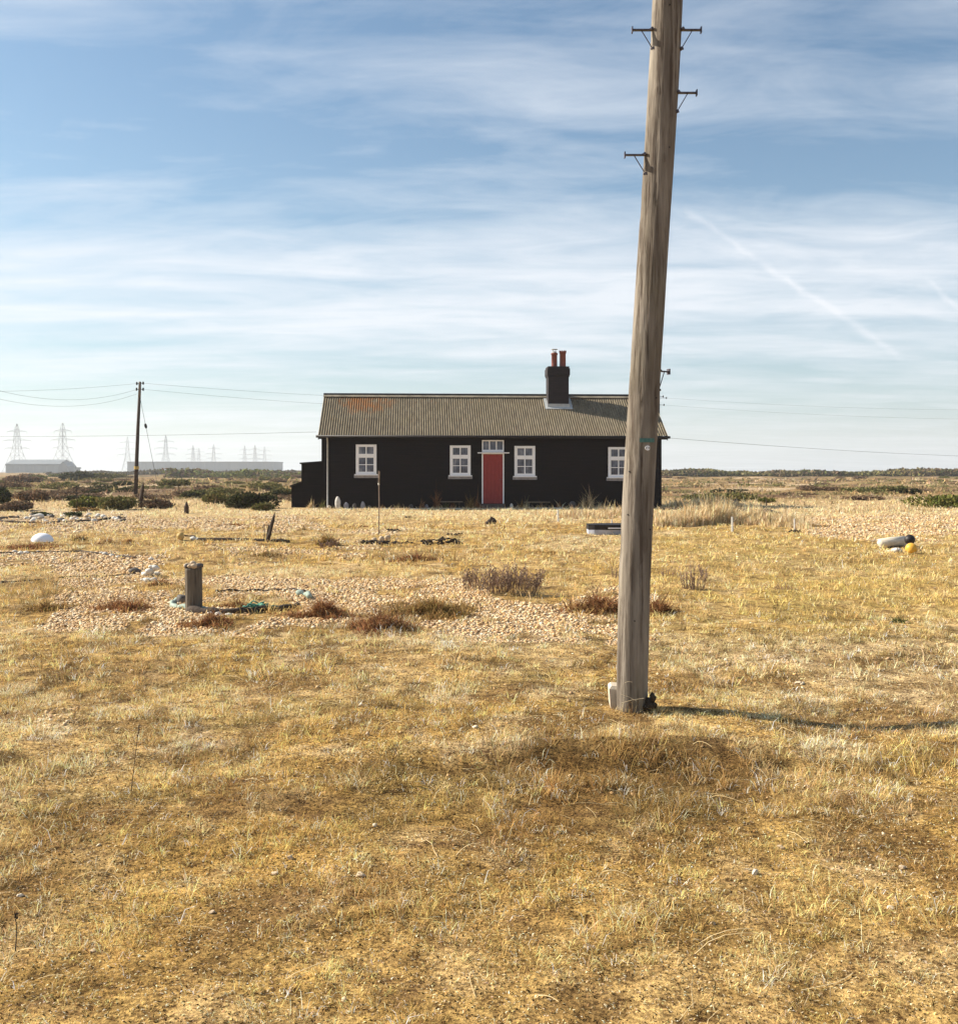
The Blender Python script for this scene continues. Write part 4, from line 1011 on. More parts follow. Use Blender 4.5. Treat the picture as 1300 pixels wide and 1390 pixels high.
# stump with stones and rope ring bed
SP = at(263, 829); k = mpp(SP)
root = empty('timber_stump', SP, label='round weathered timber stump standing in the rope ring bed on the shingle', cat='stump')
mb = MB(); n = 40; m = 24; hh = 58*k; V = []
for i in range(m+1):
    z = -.04+(hh+.04)*i/m
    for q in range(n):
        a = 6.2832*q/n; r_ = 11.2*k*(1+.02*math.sin(a*3+1)+.018*math.sin(a*11+z)+(.035 if q % 7 == 3 else 0)*-1); V.append((math.cos(a)*r_-.012*z, math.sin(a)*r_, z))
mb.add(V, [(i*n+q, i*n+(q+1)%n, (i+1)*n+(q+1)%n, (i+1)*n+q) for i in range(m) for q in range(n)]+[tuple(range(m*n, m*n+n))])
mb.build('trunk', simple('grey_timber', (.055,.042,.030), (.17,.14,.105), 5, .9, .7, .012, (8,8,.5)), root, True)
for i in range(11):
    a = i*6.28/10 if i < 10 else 0; rad = 9.2*k if i < 10 else 0
    q = Vector((math.cos(a)*rad-.006, math.sin(a)*rad, hh+.025+(.03 if i == 10 else 0))); mb = MB(); s_ = random.uniform(3.4, 4.6)*k
    mb.blob((0, 0, 0), (s_, s_*.9, s_*.8), 2, .1, i+50); o = mb.build('flint_stone', M['flinttan'] if i % 3 else M['flintdark'], None, True, SP+q)
    tag(o, 'knobbly flint in the ring laid on top of the timber stump', 'stone', 'flints ringed on top of the stump')
def ringarc(name, cpx, cpy, rpx, a0, a1, r, mat, label, cat, seg=24, sag=.0, jit=.12, lift=.6, ryk=1.0):
    c = at(cpx, cpy); k = mpp(c); mb = MB(); pts = []
    for i in range(seg+1):
        a = R(a0+(a1-a0)*i/seg); x = c.x+math.cos(a)*rpx*k; y = c.y+math.sin(a)*rpx*k*ryk
        pts.append(Vector((x-c.x, y-c.y, float(ground_z(x, y))-c.z+r*lift+.01*math.sin(i*1.3))))
    mb.tube(pts, [r*random.uniform(.75, 1.2) for _ in pts], 8, True, jit)
    return tag(mb.build(name, mat, None, True, c), label, cat)
ringarc('bed_timber', 330, 815, 84, 236, 342, .040, M['driftdark'], 'dark curved timber edging the front of the rope ring bed', 'timber', ryk=1.35)
clump('low_grass', at(338, 812), .5, .42, .05, 2600, RUSTG+STR[:2], 'low brown grass filling the rope ring bed', 'grass', w=.006, lean=.9, even=True)
ringarc('rope', 325, 815, 88, 170, 262, .028, M['rope'], 'pale green rope laid round the foot of the stump', 'rope')
ringarc('bed_timber', 330, 811, 84, 20, 130, .018, M['driftdark'], 'thin dark hoop at the back of the rope ring bed', 'timber')
ringarc('rope', 398, 812, 22, -12, 88, .034, M['rope'], 'thick pale rope end curling at the right of the ring bed', 'rope', 12)
p = at(352, 828); mb = MB()
for i in range(26):
    a = random.uniform(0, 6.28); r_ = random.random()**.5
    q = Vector((math.cos(a)*r_*.16, math.sin(a)*r_*.12, .03+.05*(1-r_))); mb.tube([q, q+Vector((random.uniform(-.08,.08), random.uniform(-.05,.05), random.uniform(-.02,.03))), q+Vector((random.uniform(-.12,.12), random.uniform(-.06,.06), -.02))], .008, 5)
tag(mb.build('netting', M['netgreen'], None, True, p), 'tangle of bright green netting on the ring bed edge', 'netting')
p = at(247, 818); mb = MB(); mb.rock((0,0,.04), (.06,.06,.075), 8); tag(mb.build('boulder', M['flintdark'], None, True, p), 'dark stone leaning behind the left of the stump', 'stone')
for px, py, s_ in [(296,836,.035),(303,834,.03),(310,836,.028),(338,826,.03),(285,834,.025)]:
    p = at(px, py); mb = MB(); mb.blob((0,0,s_*.5), (s_*1.2, s_, s_*.7), 2, .1, px); tag(mb.build('flint_stone', M['flint'], None, True, p), 'small pale flint in the row at the front of the rope ring bed', 'stone', 'pale flints fronting the rope ring bed')
# stakes
post('stake', 363, 736, 373, 695.5, 2.6, M['driftdark'], 'thick pointed driftwood stake leaning right on the shingle', 'stake', pointed=True, jit=.15)
post('stake', 362, 735, 365, 711, 1.5, M['driftdark'], 'short thin stake close beside the thick leaning one', 'stake', pointed=True, jit=.15)
post('iron_rod', 358.6, 735, 358.8, 711, .55, M['driftdark'], 'thin upright iron rod left of the leaning stakes', 'rod')
for a, b, y0, lab in [(268, 358, 733.5, 'dark beam lying on the shingle left of the leaning stakes'), (368, 393, 735.5, 'short dark beam lying right of the leaning stakes')]:
    p = at(a, y0); q = at(b, y0+1.5); mb = MB(); mb.tube([Vector((0,0,.02)), (q-p)*.5+Vector((0,0,.03)), q-p+Vector((0,0,.02))], [.04,.05,.04], 7, True, .25); tag(mb.build('beam', M['driftdark'], None, False, p), lab, 'timber')
# pointed post: shouldered like a bottle
p = at(253, 697); k = mpp(p); mb = MB(); mb.tube([(0,0,-.05),(0,0,9.5*k),(0,0,12.5*k),(0,0,16*k)], [3.3*k,3.1*k,1.8*k,.7*k], 10, True, .04); tag(mb.build('pointed_post', M['creosote'], None, False, p), 'short fat dark post with a pointed top on the left shingle', 'post')
post('leaning_post', 190, 690.5, 194.5, 654.5, 2.7, M['creosote'], 'dark post leaning right beside the foot of the far pole', 'post', pointed=True, jit=.12)
# garden rod before the cottage
p = at(514, 727); k = mpp(p); e = empty('iron_rod', p, label='tall thin rod standing on the shingle in front of the first window', cat='rod')
mb = MB(); mb.tube([(0,0,-.05),(.01,0,45*k),(0,0,88*k)], .75*k, 7); mb.build('shaft', simple('rusty_rod', (.14,.09,.06),(.32,.25,.2), 4, .8, 0), e)
mb = MB(); mb.tube([(.3*k,0,70*k),(.9*k,0,87*k)], 1.15*k, 7); mb.build('float_top', M['drift'], e)
mb = MB(); mb.blob((0,0,70*k),(1.5*k,1.5*k,1.9*k),2,.05,3); mb.build('shell', M['limewhite'], e, True)
# driftwood heap
def driftheap(px, py, hw, hp, n, label, mat='driftdark'):
    p = at(px, py); k = mpp(p); mb = MB()
    for i in range(n):
        x = random.uniform(-1, 1)*hw*k; y = random.uniform(-.5, .5)*hw*k*.9; z = random.random()*hp*k*.5*(1-abs(x)/(hw*k)*.5); L = random.uniform(.25, .6)*hw*k
        a = random.uniform(-.5, .5); g = float(ground_z(p.x+x, p.y+y))-p.z
        mb.tube([(x-L*.5, y-L*.3*a, g+z+.01), (x, y+.02, g+z+random.uniform(.01, .05)), (x+L*.5, y+L*.3*a, g+z+.01)], [random.uniform(.5, 1.3)*k, random.uniform(.8, 1.7)*k, .4*k], 6, True, .25)
    return tag(mb.build('driftwood', M[mat], None, False, p), label, 'driftwood')
driftheap(513, 739, 22, 9, 26, 'gnarled dark driftwood heap at the foot of the tall thin rod')
driftheap(600, 739, 24, 16, 30, 'blackened driftwood heap between the rod and the twiggy bush')
driftheap(560, 737, 24, 3, 8, 'low dark sticks joining the two driftwood heaps')
driftheap(535, 721, 9, 3, 7, 'few dark sticks right of the foot of the rod')
driftheap(551, 703, 5, 3, 5, 'scrap of dark wood on the grass below the second window')
driftheap(618, 727, 10, 4, 8, 'small dark heap just behind the blackened driftwood')
for (px, py) in [(518,735),(526,733),(508,736)]:
    p = at(px, py); mb = MB(); mb.blob((0,0,.05),(.07,.05,.06),2,.1,px); tag(mb.build('flint_stone', M['flinttan'], None, True, p), 'pale flint caught in the driftwood heap below the rod', 'stone', 'flints in the driftwood heap')
# dark root lump on lawn
p = at(667, 711.5); k = mpp(p); mb = MB()
for c, r_ in [((-2,0,3),(4.5,4,3.5)),((3,0,4),(4,4,4)),((0,0,7.5),(2.4,2,2.4)),((-6,0,1.5),(3,3,2))]: mb.blob([q*k for q in c], [q*k for q in r_], 2, .1, 4)
tag(mb.build('tree_root', M['driftdark'], None, True, p), 'black lump of tree root on the pale grass before the red door', 'tree root')
# ring bed upper left
ringarc('bed_timber', 100, 704, 74, 195, 355, .035, M['driftdark'], 'long dark curved timber edging the round bed at upper left', 'timber', 40, jit=.2, ryk=2.1)
ringarc('bed_timber', 10, 704, 14, 20, 160, .04, M['driftdark'], 'short dark timber at the left edge of the photo', 'timber', 10)
p = at(52, 703); mb = MB(); mb.rock((0,0,.05),(.2,.12,.09),9,3); tag(mb.build('boulder', M['limewhite'], None, True, p), 'large pale stone in the round bed at upper left', 'stone')
for px, py, hw, hp, lab in [(95,702,17,5,'dark green sea kale in the middle of the round bed'),(55,700.5,16,4,'dark green low plant around the pale stone in the round bed'),(118,695,18,5,'brown grassy mound behind the round bed')]:
    p = at(px, py); k = mpp(p); shrub('garden_plant', p, hw*k, hw*k*.5, hp*k*1.3, 900, k*2, [(.05,.07,.03),(.08,.10,.04),(.04,.045,.03)] if 'green' in lab else RUSTG, lab, 'plants of the round bed', lobes=6, cat='plant')
rr = random.Random(8)
for i in range(60):
    px = rr.uniform(32, 168); py = rr.uniform(698.5, 708.5); s_ = rr.uniform(.04, .09); p = at(px, py); mb = MB(); mb.rock((0,0,s_*.4),(s_*1.2,s_,s_*.8),i)
    m_ = rr.choice(['flint','flintdark','flinttan','flintdark','limewhite']); tag(mb.build('bed_stone', M[m_], None, True, p), {'flint':'buff','flintdark':'dark','flinttan':'tan','limewhite':'white'}[m_]+' stone among the stones filling the round bed at upper left', 'stone', 'stones filling the round bed')
p = at(104, 699); k = mpp(p); e = empty('garden_sculpture', p, label='spindly dark stick with a twiggy head standing behind the round bed', cat='garden stick')
mb = MB(); mb.tube([(0,0,-.05),(.02,0,20*k),(0,0,40*k)], .55*k, 6); mb.build('stick', M['driftdark'], e)
mb = MB()
for i in range(16):
    z = random.uniform(22, 40)*k; a = random.uniform(-1, 1); mb.tube([(0,0,z),(a*7*k,random.uniform(-.1,.1),z+random.uniform(-5,4)*k)], .3*k, 4)
mb.build('twigs', M['driftdark'], e)
# white dome
p = at(60, 736.5); k = mpp(p); mb = MB(); n = 32; V = []; rw = 15*k; rh = 11.5*k
for i in range(11):
    t = i/10*math.pi/2
    for q in range(n):
        a = 6.2832*q/n; V.append((math.cos(a)*math.cos(t)*rw, math.sin(a)*math.cos(t)*rw*.8, math.sin(t)*rh-.02))
mb.add(V, [(i*n+q, i*n+(q+1)%n, (i+1)*n+(q+1)%n, (i+1)*n+q) for i in range(10) for q in range(n)])
tag(mb.build('float_dome', M['white'], None, True, p+Vector((0,-.1,.05))), 'smooth white dome half buried on the shingle at left', 'float')
# pile of white flints
rr = random.Random(3)
for i, (px, py, s_) in enumerate([(203,776,7),(210,771,6.5),(197,779,6),(206,768,4.5),(214,774,4),(200,787,6),(208,785,5.5),(194,789,4.5),(204,764,3.6),(199,771,4.6),(212,781,4)]):
    p = at(px, 782 if i < 4 else (790 if py > 783 else 781)); k = mpp(p); lift = max(0, ((782 if i < 4 else py+3)-py)*k-.02); mb = MB(); mb.rock((0,0,lift*.9+s_*k*.35),(s_*k*.95,s_*k*.7,s_*k*.6),i+3)
    tag(mb.build('flint_stone', M['limewhite'], None, True, p), 'chalky white flint in the small pile left of the timber stump', 'stone', 'white flints in the pile')
p = at(184, 778); mb = MB(); mb.blob((0,0,.03),(.09,.06,.05),2,.15,2); tag(mb.build('boulder', M['flintdark'], None, True, p), 'dark stone just left of the white flint pile', 'stone')
# thin hoops of hose on the shingle at left
def line_on_ground(name, pts, r, mat, label, cat, jit=.25):
    P = []
    for (a, b) in zip(pts[:-1], pts[1:]):
        for t in np.linspace(0, 1, 7)[:-1]: q = at(a[0]+(b[0]-a[0])*t, a[1]+(b[1]-a[1])*t); P.append(q)
    P.append(at(*pts[-1])); o = P[0].copy(); mb = MB(); mb.tube([q-o+Vector((0,0,r*.5)) for q in P], [r*random.uniform(.5, 1.1) for _ in P], 6, True, jit)
    return tag(mb.build(name, mat, None, True, o), label, cat)
line_on_ground('bed_timber', [(-40,752),(60,750),(110,749),(150,754),(185,758)], .022, M['driftdark'], 'thin dark curved edging crossing the shingle behind the white flint pile', 'timber')
line_on_ground('bed_timber', [(-30,793),(40,789),(90,784),(140,783),(188,779)], .016, M['driftdark'], 'thin dark curved edging in front of the white flint pile', 'timber')
for px, py in [(20,750),(36,751),(52,750),(142,753),(152,755),(160,757),(138,752),(205,760),(28,752)]:
    p = at(px, py); s_ = random.uniform(.03, .05); mb = MB(); mb.blob((0,0,s_*.4),(s_*1.3,s_,s_*.7),1,.12,px); tag(mb.build('flint_stone', M['limewhite'], None, True, p), 'small white flint beside the thin dark edging at left', 'stone', 'white flints along the thin edging')
# yellow float and shell
p = at(245, 733); k = mpp(p); mb = MB(); mb.blob((0,0,5*k),(5*k,5*k,5.4*k),3,.02,1); tag(mb.build('float_ball', M['yellowold'], None, True, p), 'faded yellow float on the shingle behind the stump', 'float')
ringarc('hoop', 252, 729, 13, 30, 150, .02, M['driftdark'], 'dark hoop lying beside the faded yellow float', 'hoop', 8)
p = at(264, 733.5); k = mpp(p); mb = MB(); mb.blob((-2*k,0,2.4*k),(4.5*k,3*k,3*k),2,.1,5); mb.blob((4*k,0,1.6*k),(3.5*k,3*k,2*k),2,.1,6); tag(mb.build('flint_stone', M['limewhite'], None, True, p), 'pair of joined white stones right of the faded yellow float', 'stone')
# trough
p = at(800, 726); q = at(862, 726); k = mpp(p); e = empty('boat', p, label='small flat black and pale grey painted boat hull lying partly behind the near pole', cat='boat')
L = q.x-p.x; h = 13.5*k; W = .9
def hull(z0, z1, b0, b1, mat, name, over=0):
    mb = MB(); st = [(0, .55), (.12, .8), (.4, 1), (.75, 1), (1, .9)]; V = []
    for f, wv in st:
        for (z, bb) in ((z0, b0), (z1, b1)):
            V += [(f*L-over*(f == 0), W/2-W/2*wv*bb, z), (f*L-over*(f == 0), W/2+W/2*wv*bb, z)]
    Fc = []
    for i in range(4):
        b = i*4; c = b+4; Fc += [(b, c, c+2, b+2), (b+1, b+3, c+3, c+1), (b, b+1, c+1, c)]
        if name == 'hull': Fc += []
        Fc += [(b+2, c+2, c+3, b+3)]
    Fc += [(0, 2, 3, 1), (16, 17, 19, 18)]
    mb.add(V, Fc); return mb.build(name, mat, e)
hull(-.03, h*.48, .84, .93, M['boatblue'], 'hull'); hull(h*.49, h*.93, .94, 1.0, M['black'], 'upper_strake', .01); hull(h*.94, h, 1.02, 1.02, M['black'], 'gunwale', .02)
mb = MB(); mb.box(L*.42, L*.9, -.035, -.012, h*.62, h*.72); mb.build('stripe', M['white'], e)
# pegs
for (px, py, tpy, r, lab) in [(757.5,708,692,1.15,'white peg on the lawn right of the red door'),(830.5,712,705,.9,'tiny white peg just behind the small boat'),(994,722,701.5,1.35,'thick white peg in the long straw grass'),(1078.3,722,704,1.1,'white peg at the right end of the long straw grass'),(1017.5,700,691,.8,'small white peg behind the long straw grass'),(924,697,690,.7,'tiny white peg just right of the cottage corner')]:
    post('marker_peg', px, py, px-.3, tpy, r, M['white2'], lab, 'peg', 'white marker pegs round the lawn', n=8, jit=.02)
# dark post on a soil heap
p = at(1042, 697); k = mpp(p); e = empty('soil_heap', p, label='low dark heap of earth and sticks right of the cottage', cat='soil heap')
mb = MB(); mb.blob((0,0,.0),(10*k,.5,5.5*k),3,.1,2); mb.blob((9*k,0,.0),(14*k,.5,2.6*k),2,.1,4); mb.build('heap', M['soil'], e, True)
post('iron_post', 1040.5, 697, 1040, 677, .95, M['driftdark'], 'dark upright post standing in the soil heap', 'post')
driftheap(1080, 723, 10, 4, 9, 'dark scraps of wood at the foot of the right hand white peg')
line_on_ground('low_wall', [(892,692),(940,692.5),(1010,694),(1030,696)], .09, M['driftdark'], 'low dark line of timber running right from the cottage corner', 'timber')
# log, balls
p = at(1193, 744.5); k = mpp(p); e = empty('log', p, label='thick bleached log lying in the grass at right', cat='log')
mb = MB(); mb.tube([(0,0,5*k),(2*k,0,6.5*k),(18*k,.05,8.5*k),(38*k,.1,10*k)], [4.5*k,7*k,7.2*k,6.6*k], 18, True, .04); mb.build('trunk', M['log'], e, True)
mb = MB(); mb.tube([(0,0,1.0*k),(20*k,-.05,2*k),(36*k,-.1,2*k)], [1*k,2*k,2*k], 8, True, .2); mb.build('dark_underside', M['driftdark'], e)  # separate darker piece along the foot of the log
p = at(1234.5, 745); mb = MB(); mb.blob((0,0,12*k),(6.8*k,6.8*k,7*k),3,.015,1); mb.tube([(0,.02,-.02),(0,.02,8*k)], 5*k, 10); tag(mb.build('float_ball', M['blackball'], None, True, p), 'black ball perched at the right end of the bleached log', 'float')
p = at(1235.5, 751); mb = MB(); mb.blob((0,-.04,6*k),(7.2*k,7.2*k,6.9*k),3,.012,2); tag(mb.build('float_ball', M['yellow'], None, True, p), 'bright yellow orange ball in front of the black one', 'float')
p = at(1217, 749.5); mb = MB(); mb.blob((0,0,2.2*k),(7*k,.09,3.4*k),2,.05,2); mb.blob((-9*k,0,1*k),(4*k,.05,1.6*k),2,.05,3); tag(mb.build('flint_stone', M['limewhite'], None, True, p), 'flat white stone between the log and the yellow ball', 'stone')
driftheap(1245, 749, 7, 4, 4, 'dark sticks right of the yellow orange ball')
# loose flints in the near grass
NF = [(489,1190,13,7,'largest flint with a dark split end lying in the lower middle turf'),(373,1187,9,5,'buff flint left of the largest flint'),(393,1166,7,6,'square buff flint above and left of the largest one'),(452,1200,8,4,'flat sandy flint just left of the largest one'),(1025,1187,8,8,'bright white flint in the turf right of centre'),(1060,1152,9,5,'flat pale flint on the right among small shingle'),(1224,1179,8,5,'pale flint near the right edge low down'),(967,1255,6,5,'small round pale flint low right of centre'),(1208,1234,8,5,'white flint near the right edge below the others'),(126,1292,8,5,'cream flint at the bottom left'),(490,958,5,5,'tiny white flint in the turf left of the near pole'),(509,1122,5,6,'upright tiny white flint in the middle turf'),(897,1074,5,4,'small white flint in the dark rank grass'),(28,1217,8,5,'grey white flint at the left edge'),(288,1240,8,5,'pale flint in the turf lower left'),(200,1228,4,3,'tiny pale flint lower left'),(499,998,5,6,'small tan flint left of the rank grass'),(1084,928,9,4,'flat pale flint right of the near pole'),(1262,1236,9,3,'flat white flint chip close to the right edge'),(798,1288,10,8,'round cream flint at the bottom right of centre'),(708,1186,8,5,'tan flint in the middle of the lower turf'),(1170,1110,7,4,'buff flint right of the rank grass')]
for i, (px, py, w, h, lab) in enumerate(NF):
    p = at(px, py); k = mpp(p); mb = MB(); mb.rock((0,0,h*k*.28),(w*k*.6,w*k*.42,h*k*.55),i+7,3); o = mb.build('flint_stone', M['flintcream'] if 'white' in lab else M['flinttan'], None, False, p); o.rotation_euler = (0,random.uniform(-.2,.2),random.uniform(-.6,.6)); tag(o, lab, 'stone', 'loose flints in the near turf')

# ------------------------------------------------------------------ far pole, cables
FP = at(184, 671); k = mpp(FP)
def simple_pole(name, P, ht, dx, r0, label, arms, extra=None):
    e = empty(name, P, label=label, cat='telegraph pole', group='far telegraph poles')
    mb = MB(); hz = ht*.86
    mb.tube([(0,0,-.2),(dx*.25,0,ht*.3),(dx*.55,0,ht*.6),(dx*.86,0,hz)], [r0,r0*.92,r0*.8,r0*.7], 12); mb.build('shaft', M['creosote'], e, True)
    mb = MB(); mb.tube([(dx*.86,0,hz),(dx,0,ht)], [r0*.68,r0*.62], 12); mb.build('pole_top', M['drift'], e, True)
    ins = MB()
    for (ax, az) in arms:
        ins.tube([(dx*.97,0,ht+az),(dx*.97+ax,0,ht+az)], .022, 5)
        ins.tube([(dx*.97+ax,0,ht+az-.09),(dx*.97+ax,0,ht+az+.1)], [.06,.05], 8)
    ins.build('insulators', M['black'], e)
    return e
ht = (671-518)*k; dxp = 6*k
fp = simple_pole('telegraph_pole', FP, ht, dxp, 3.2*k*.85, 'dark telegraph pole with a stay wire standing on the heath at left', [(.22,-.1),(-.22,-.5),(.22,-.5),(-.2,-.12)])
mb = MB(); mb.tube([(dxp*.2,-.01,34*k),(dxp*.22,-.01,38*k)], 3.3*k, 12); mb.build('yellow_band', M['yplate'], fp)
HPd = 104.0; HP = Vector(((893-CX)/F*HPd, HPd, 0)); HP.z = float(ground_z(HP.x, HP.y)); hht = CAMZ+(HY-530)/F*HPd-HP.z
simple_pole('telegraph_pole', HP, hht, .1, .14, 'far telegraph pole hidden behind the near one with its insulators peeping out on the right', [(.75,-.75),(.42,-.6),(.5,-1.45),(-.5,-.75)])
def cable(a, b, sag, r, label, group='overhead cables', n=30):
    a = Vector(a); b = Vector(b); mb = MB()
    pts = [(a+(b-a)*(i/n)-Vector((0,0,sag*4*(i/n)*(1-i/n))))-a for i in range(n+1)]
    mb.tube(pts, r, 4); return tag(mb.build('overhead_cable', M['wire'], None, False, a), label, 'cable', group)
ft = FP+Vector((dxp, 0, ht)); hx = HP+Vector((0, 0, hht))
def ip(px, py, Y): return Vector(((px-CX)/F*Y, Y, CAMZ-(py-HY)/F*Y))
cable(ft+Vector((.2,0,-.1)), hx+Vector((.4,0,-.6)), .75, .0075, 'upper overhead cable running right from the far left pole')
cable(ft+Vector((.2,0,-.5)), hx+Vector((.5,0,-1.45)), .9, .0075, 'lower overhead cable running right from the far left pole')
cable(ft+Vector((-.2,0,-.12)), ip(-260, 520, 60), .5, .0075, 'straightest cable leaving the far pole to the left')
cable(ft+Vector((-.2,0,-.5)), ip(-60, 512, 52), .9, .008, 'upper sagging cable leaving the far pole to the left')
cable(ft+Vector((-.2,0,-.8)), ip(-80, 518, 50), 1.0, .0075, 'lower sagging cable leaving the far pole to the left')
cable(hx+Vector((.75,0,-.75)), ip(1500, 554, 118), .6, .0075, 'upper cable running right from behind the near pole')
cable(hx+Vector((.5,0,-1.45)), ip(1500, 568, 118), .6, .0075, 'lower cable running right from behind the near pole')
hl = wp(EX-.08, -.3, EZ+.12); hr = wp(EX2+.08, -.3, EZ-.1)
cable(hl, ip(-260, 590, 60), .15, .0075, 'long low cable from the left eaves of the cottage')
cable(hr, ip(1500, 622, 66), .25, .0075, 'long low cable from the right eaves of the cottage')
# stay wire with its insulator
a = FP+Vector((dxp*.95, 0, ht*.87)); g_ = at(276, 664); b = Vector((g_.x, FP.y+2, float(ground_z(g_.x, FP.y+2))))
e = empty('stay_wire', a, label='slanting stay wire from the far left pole down to the heath with a black insulator', cat='stay wire')
mb = MB(); mb.tube([(0,0,0), b-a], .013, 4); mb.build('wire', M['wire'], e)
c = (b-a)*.30; d = (b-a).normalized(); mb = MB(); mb.tube([c-d*.16, c-d*.06, c+d*.06, c+d*.16], [.05,.09,.09,.05], 8); mb.build('insulator', M['black'], e)
# fence posts far left heath
for i, px in enumerate([152,172,205,214,232,250,268]):
    post('fence_post', px, 646.5, px, 641.5, .28, M['driftdark'], 'thin distant fence post in the row below the long pale shed', 'post', 'distant fence posts', n=4)

# ------------------------------------------------------------------ power lines pylons and far sheds
def pylon(px, top, Y, bw, label, w=.32):
    X = (px-CX)/F*Y; H = CAMZ+(HY-top)/F*Y; z0 = float(ground_z(X, Y)); H -= z0
    e = empty('pylon', (X, Y, z0), random.uniform(-.35, .35), label=label, cat='pylon', group='electricity pylons on the left skyline')
    mb = MB(); b = H*.16
    b = b*bw; lv = [(0, b), (.18, b*.72), (.36, b*.46), (.5, b*.30), (.64, b*.24), (.78, b*.19), (.90, b*.13), (1, .15)]
    def c(i, q): f, r = lv[i]; return Vector(((1 if q in (0, 3) else -1)*r, (1 if q in (0, 1) else -1)*r, f*H))
    for i in range(len(lv)-1):
        for q in range(4):
            mb.bar(c(i, q), c(i+1, q), w); q2 = (q+1) % 4
            mb.bar(c(i, q), c(i+1, q2), w*.55); mb.bar(c(i, q2), c(i+1, q), w*.55); mb.bar(c(i+1, q), c(i+1, q2), w*.6)
    mb.build('tower', M['pylon'], e)
    for f, L in ((.50, .26), (.66, .30), (.84, .21)):
        am = MB(); z = f*H; r = np.interp(f, [l[0] for l in lv], [l[1] for l in lv])
        for sg in (-1, 1):
            t = Vector((sg*L*H, 0, z))
            for yy in (-r, r): am.bar((sg*r, yy, z), t, w*.8); am.bar((sg*r, yy, z+H*.035), t, w*.6)
            am.bar(t, t-Vector((0, 0, H*.05)), w*.7)
            for g in (.35, .65): am.bar((sg*(r+(L*H-r)*g), 0, z), (sg*(r+(L*H-r)*g), 0, z+H*.035*(1-g)), w*.4)
        am.build('crossarm', M['pylon'], e)
pylon(23, 575, 1000, 1.3, 'leftmost large lattice pylon above the low pale building')
pylon(85, 574, 980, 1.3, 'second large lattice pylon beside the gabled end of the low pale building')
for px, top, Y, lab in [(173,593,1400,'slim pylon just left of the far pole behind the long shed'),(225,591,1300,'tallest slim pylon over the left part of the long shed'),(262,604,1700,'small pylon right of the tallest slim one'),(270,608,1900,'smallest pylon tucked between two others'),(290,603,1600,'dark slim pylon over the middle of the long shed'),(332,605,1750,'small pylon over the right part of the long shed, left of three'),(346,604,1600,'middle one of three small pylons over the right part of the long shed'),(359,606,1750,'rightmost small pylon over the right end of the long shed')]:
    pylon(px, top, Y, 1, lab, .34)
def building(px0, px1, top, Y, dep, label, gable=False, base=641):
    x0 = (px0-CX)/F*Y; x1 = (px1-CX)/F*Y; H = CAMZ+(HY-top)/F*Y
    e = empty('industrial_shed', ((x0+x1)/2, Y, -.5), label=label, cat='industrial building'); hw = (x1-x0)/2
    mb = MB(); mb.box(-hw, hw, 0, dep, -.5, H-1.2); n = max(1, int(hw/5))
    for i in range(n+1): x = -hw+2*hw*i/n; mb.box(x-.15, x+.15, -.22, -.003, 0, H-1.25)
    mb.build('wall', M['cladding'], e)
    mb = MB(); mb.box(-hw-.5, hw+.5, -.6, dep+.6, H-1.19, H); mb.build('roof', M['claddark'], e)
    return e, hw, H
building(173, 371, 626, 1250, 60, 'very long flat roofed pale industrial shed on the left skyline')
e, hw, H = building(8, 82, 629, 900, 30, 'low pale industrial building with a gabled end under the large pylons')
mb = MB(); mb.add([(-hw,0,H+.01),(hw,0,H+.01),(hw,14,H+4),(-hw,14,H+4),(-hw,30,H+.01),(hw,30,H+.01)], [(0,1,2,3),(3,2,5,4),(0,3,4),(1,5,2)]); mb.build('roof', M['claddark'], e)
mb = MB(); g = hw+.51; mb.add([(g,-6,0),(g+8,-6,0),(g+8,-6,H-2),(g+4,-6,H+2.2),(g,-6,H-2),(g,14,0),(g+8,14,0),(g+8,14,H-2),(g+4,14,H+2.2),(g,14,H-2)], [(0,1,2,3,4),(9,8,7,6,5),(1,6,7,2),(5,0,4,9),(2,7,8,3),(3,8,9,4)]); mb.build('gabled_end', M['claddark'], e)
e, hw, H = building(103, 106.5, 633.5, 860, 4, 'tiny grey hut on the skyline right of the gabled building')

# ------------------------------------------------------------------ haze
def haze():
    t = NT('haze'); t.n.remove(t.p); v = t.N('ShaderNodeVolumePrincipled'); v.inputs['Color'].default_value = (.88,.93,1.0,1); v.inputs['Density'].default_value = HAZE; v.inputs['Anisotropy'].default_value = .25
    t.L(v.outputs[0], t.out.inputs['Volume'])
    mb = MB(); mb.box(-3300, 3300, -3300, 3300, -3, 95); tag(mb.build('haze', t.m), kind='stuff')
HAZE = .00028
haze()

# ------------------------------------------------------------------ sky
EL = R(33); SUN = Vector((-.974*math.cos(EL), .225*math.cos(EL), math.sin(EL)))
w = bpy.data.worlds.new('World'); scene.world = w; w.use_nodes = True; wt = w.node_tree; wn = wt.nodes; bg = wn['Background']
class WT(NT):
    def __init__(s): s.t = wt; s.n = wn
T = WT()
sky = T.N('ShaderNodeTexSky', sky_type='NISHITA', sun_disc=False, sun_elevation=EL, sun_rotation=math.atan2(SUN.x, SUN.y), air_density=1.0, dust_density=1.0, ozone_density=1.6, altitude=0)
tc = T.N('ShaderNodeTexCoord'); D = tc.outputs['Generated']
nv = T.N('ShaderNodeVectorMath', operation='NORMALIZE'); T.L(D, nv.inputs[0]); D = nv.outputs[0]
sp = T.N('ShaderNodeSeparateXYZ'); T.L(D, sp.inputs[0])
zc = T.math('MAXIMUM', sp.outputs[2], 0.0); zz = T.math('ADD', zc, .06)
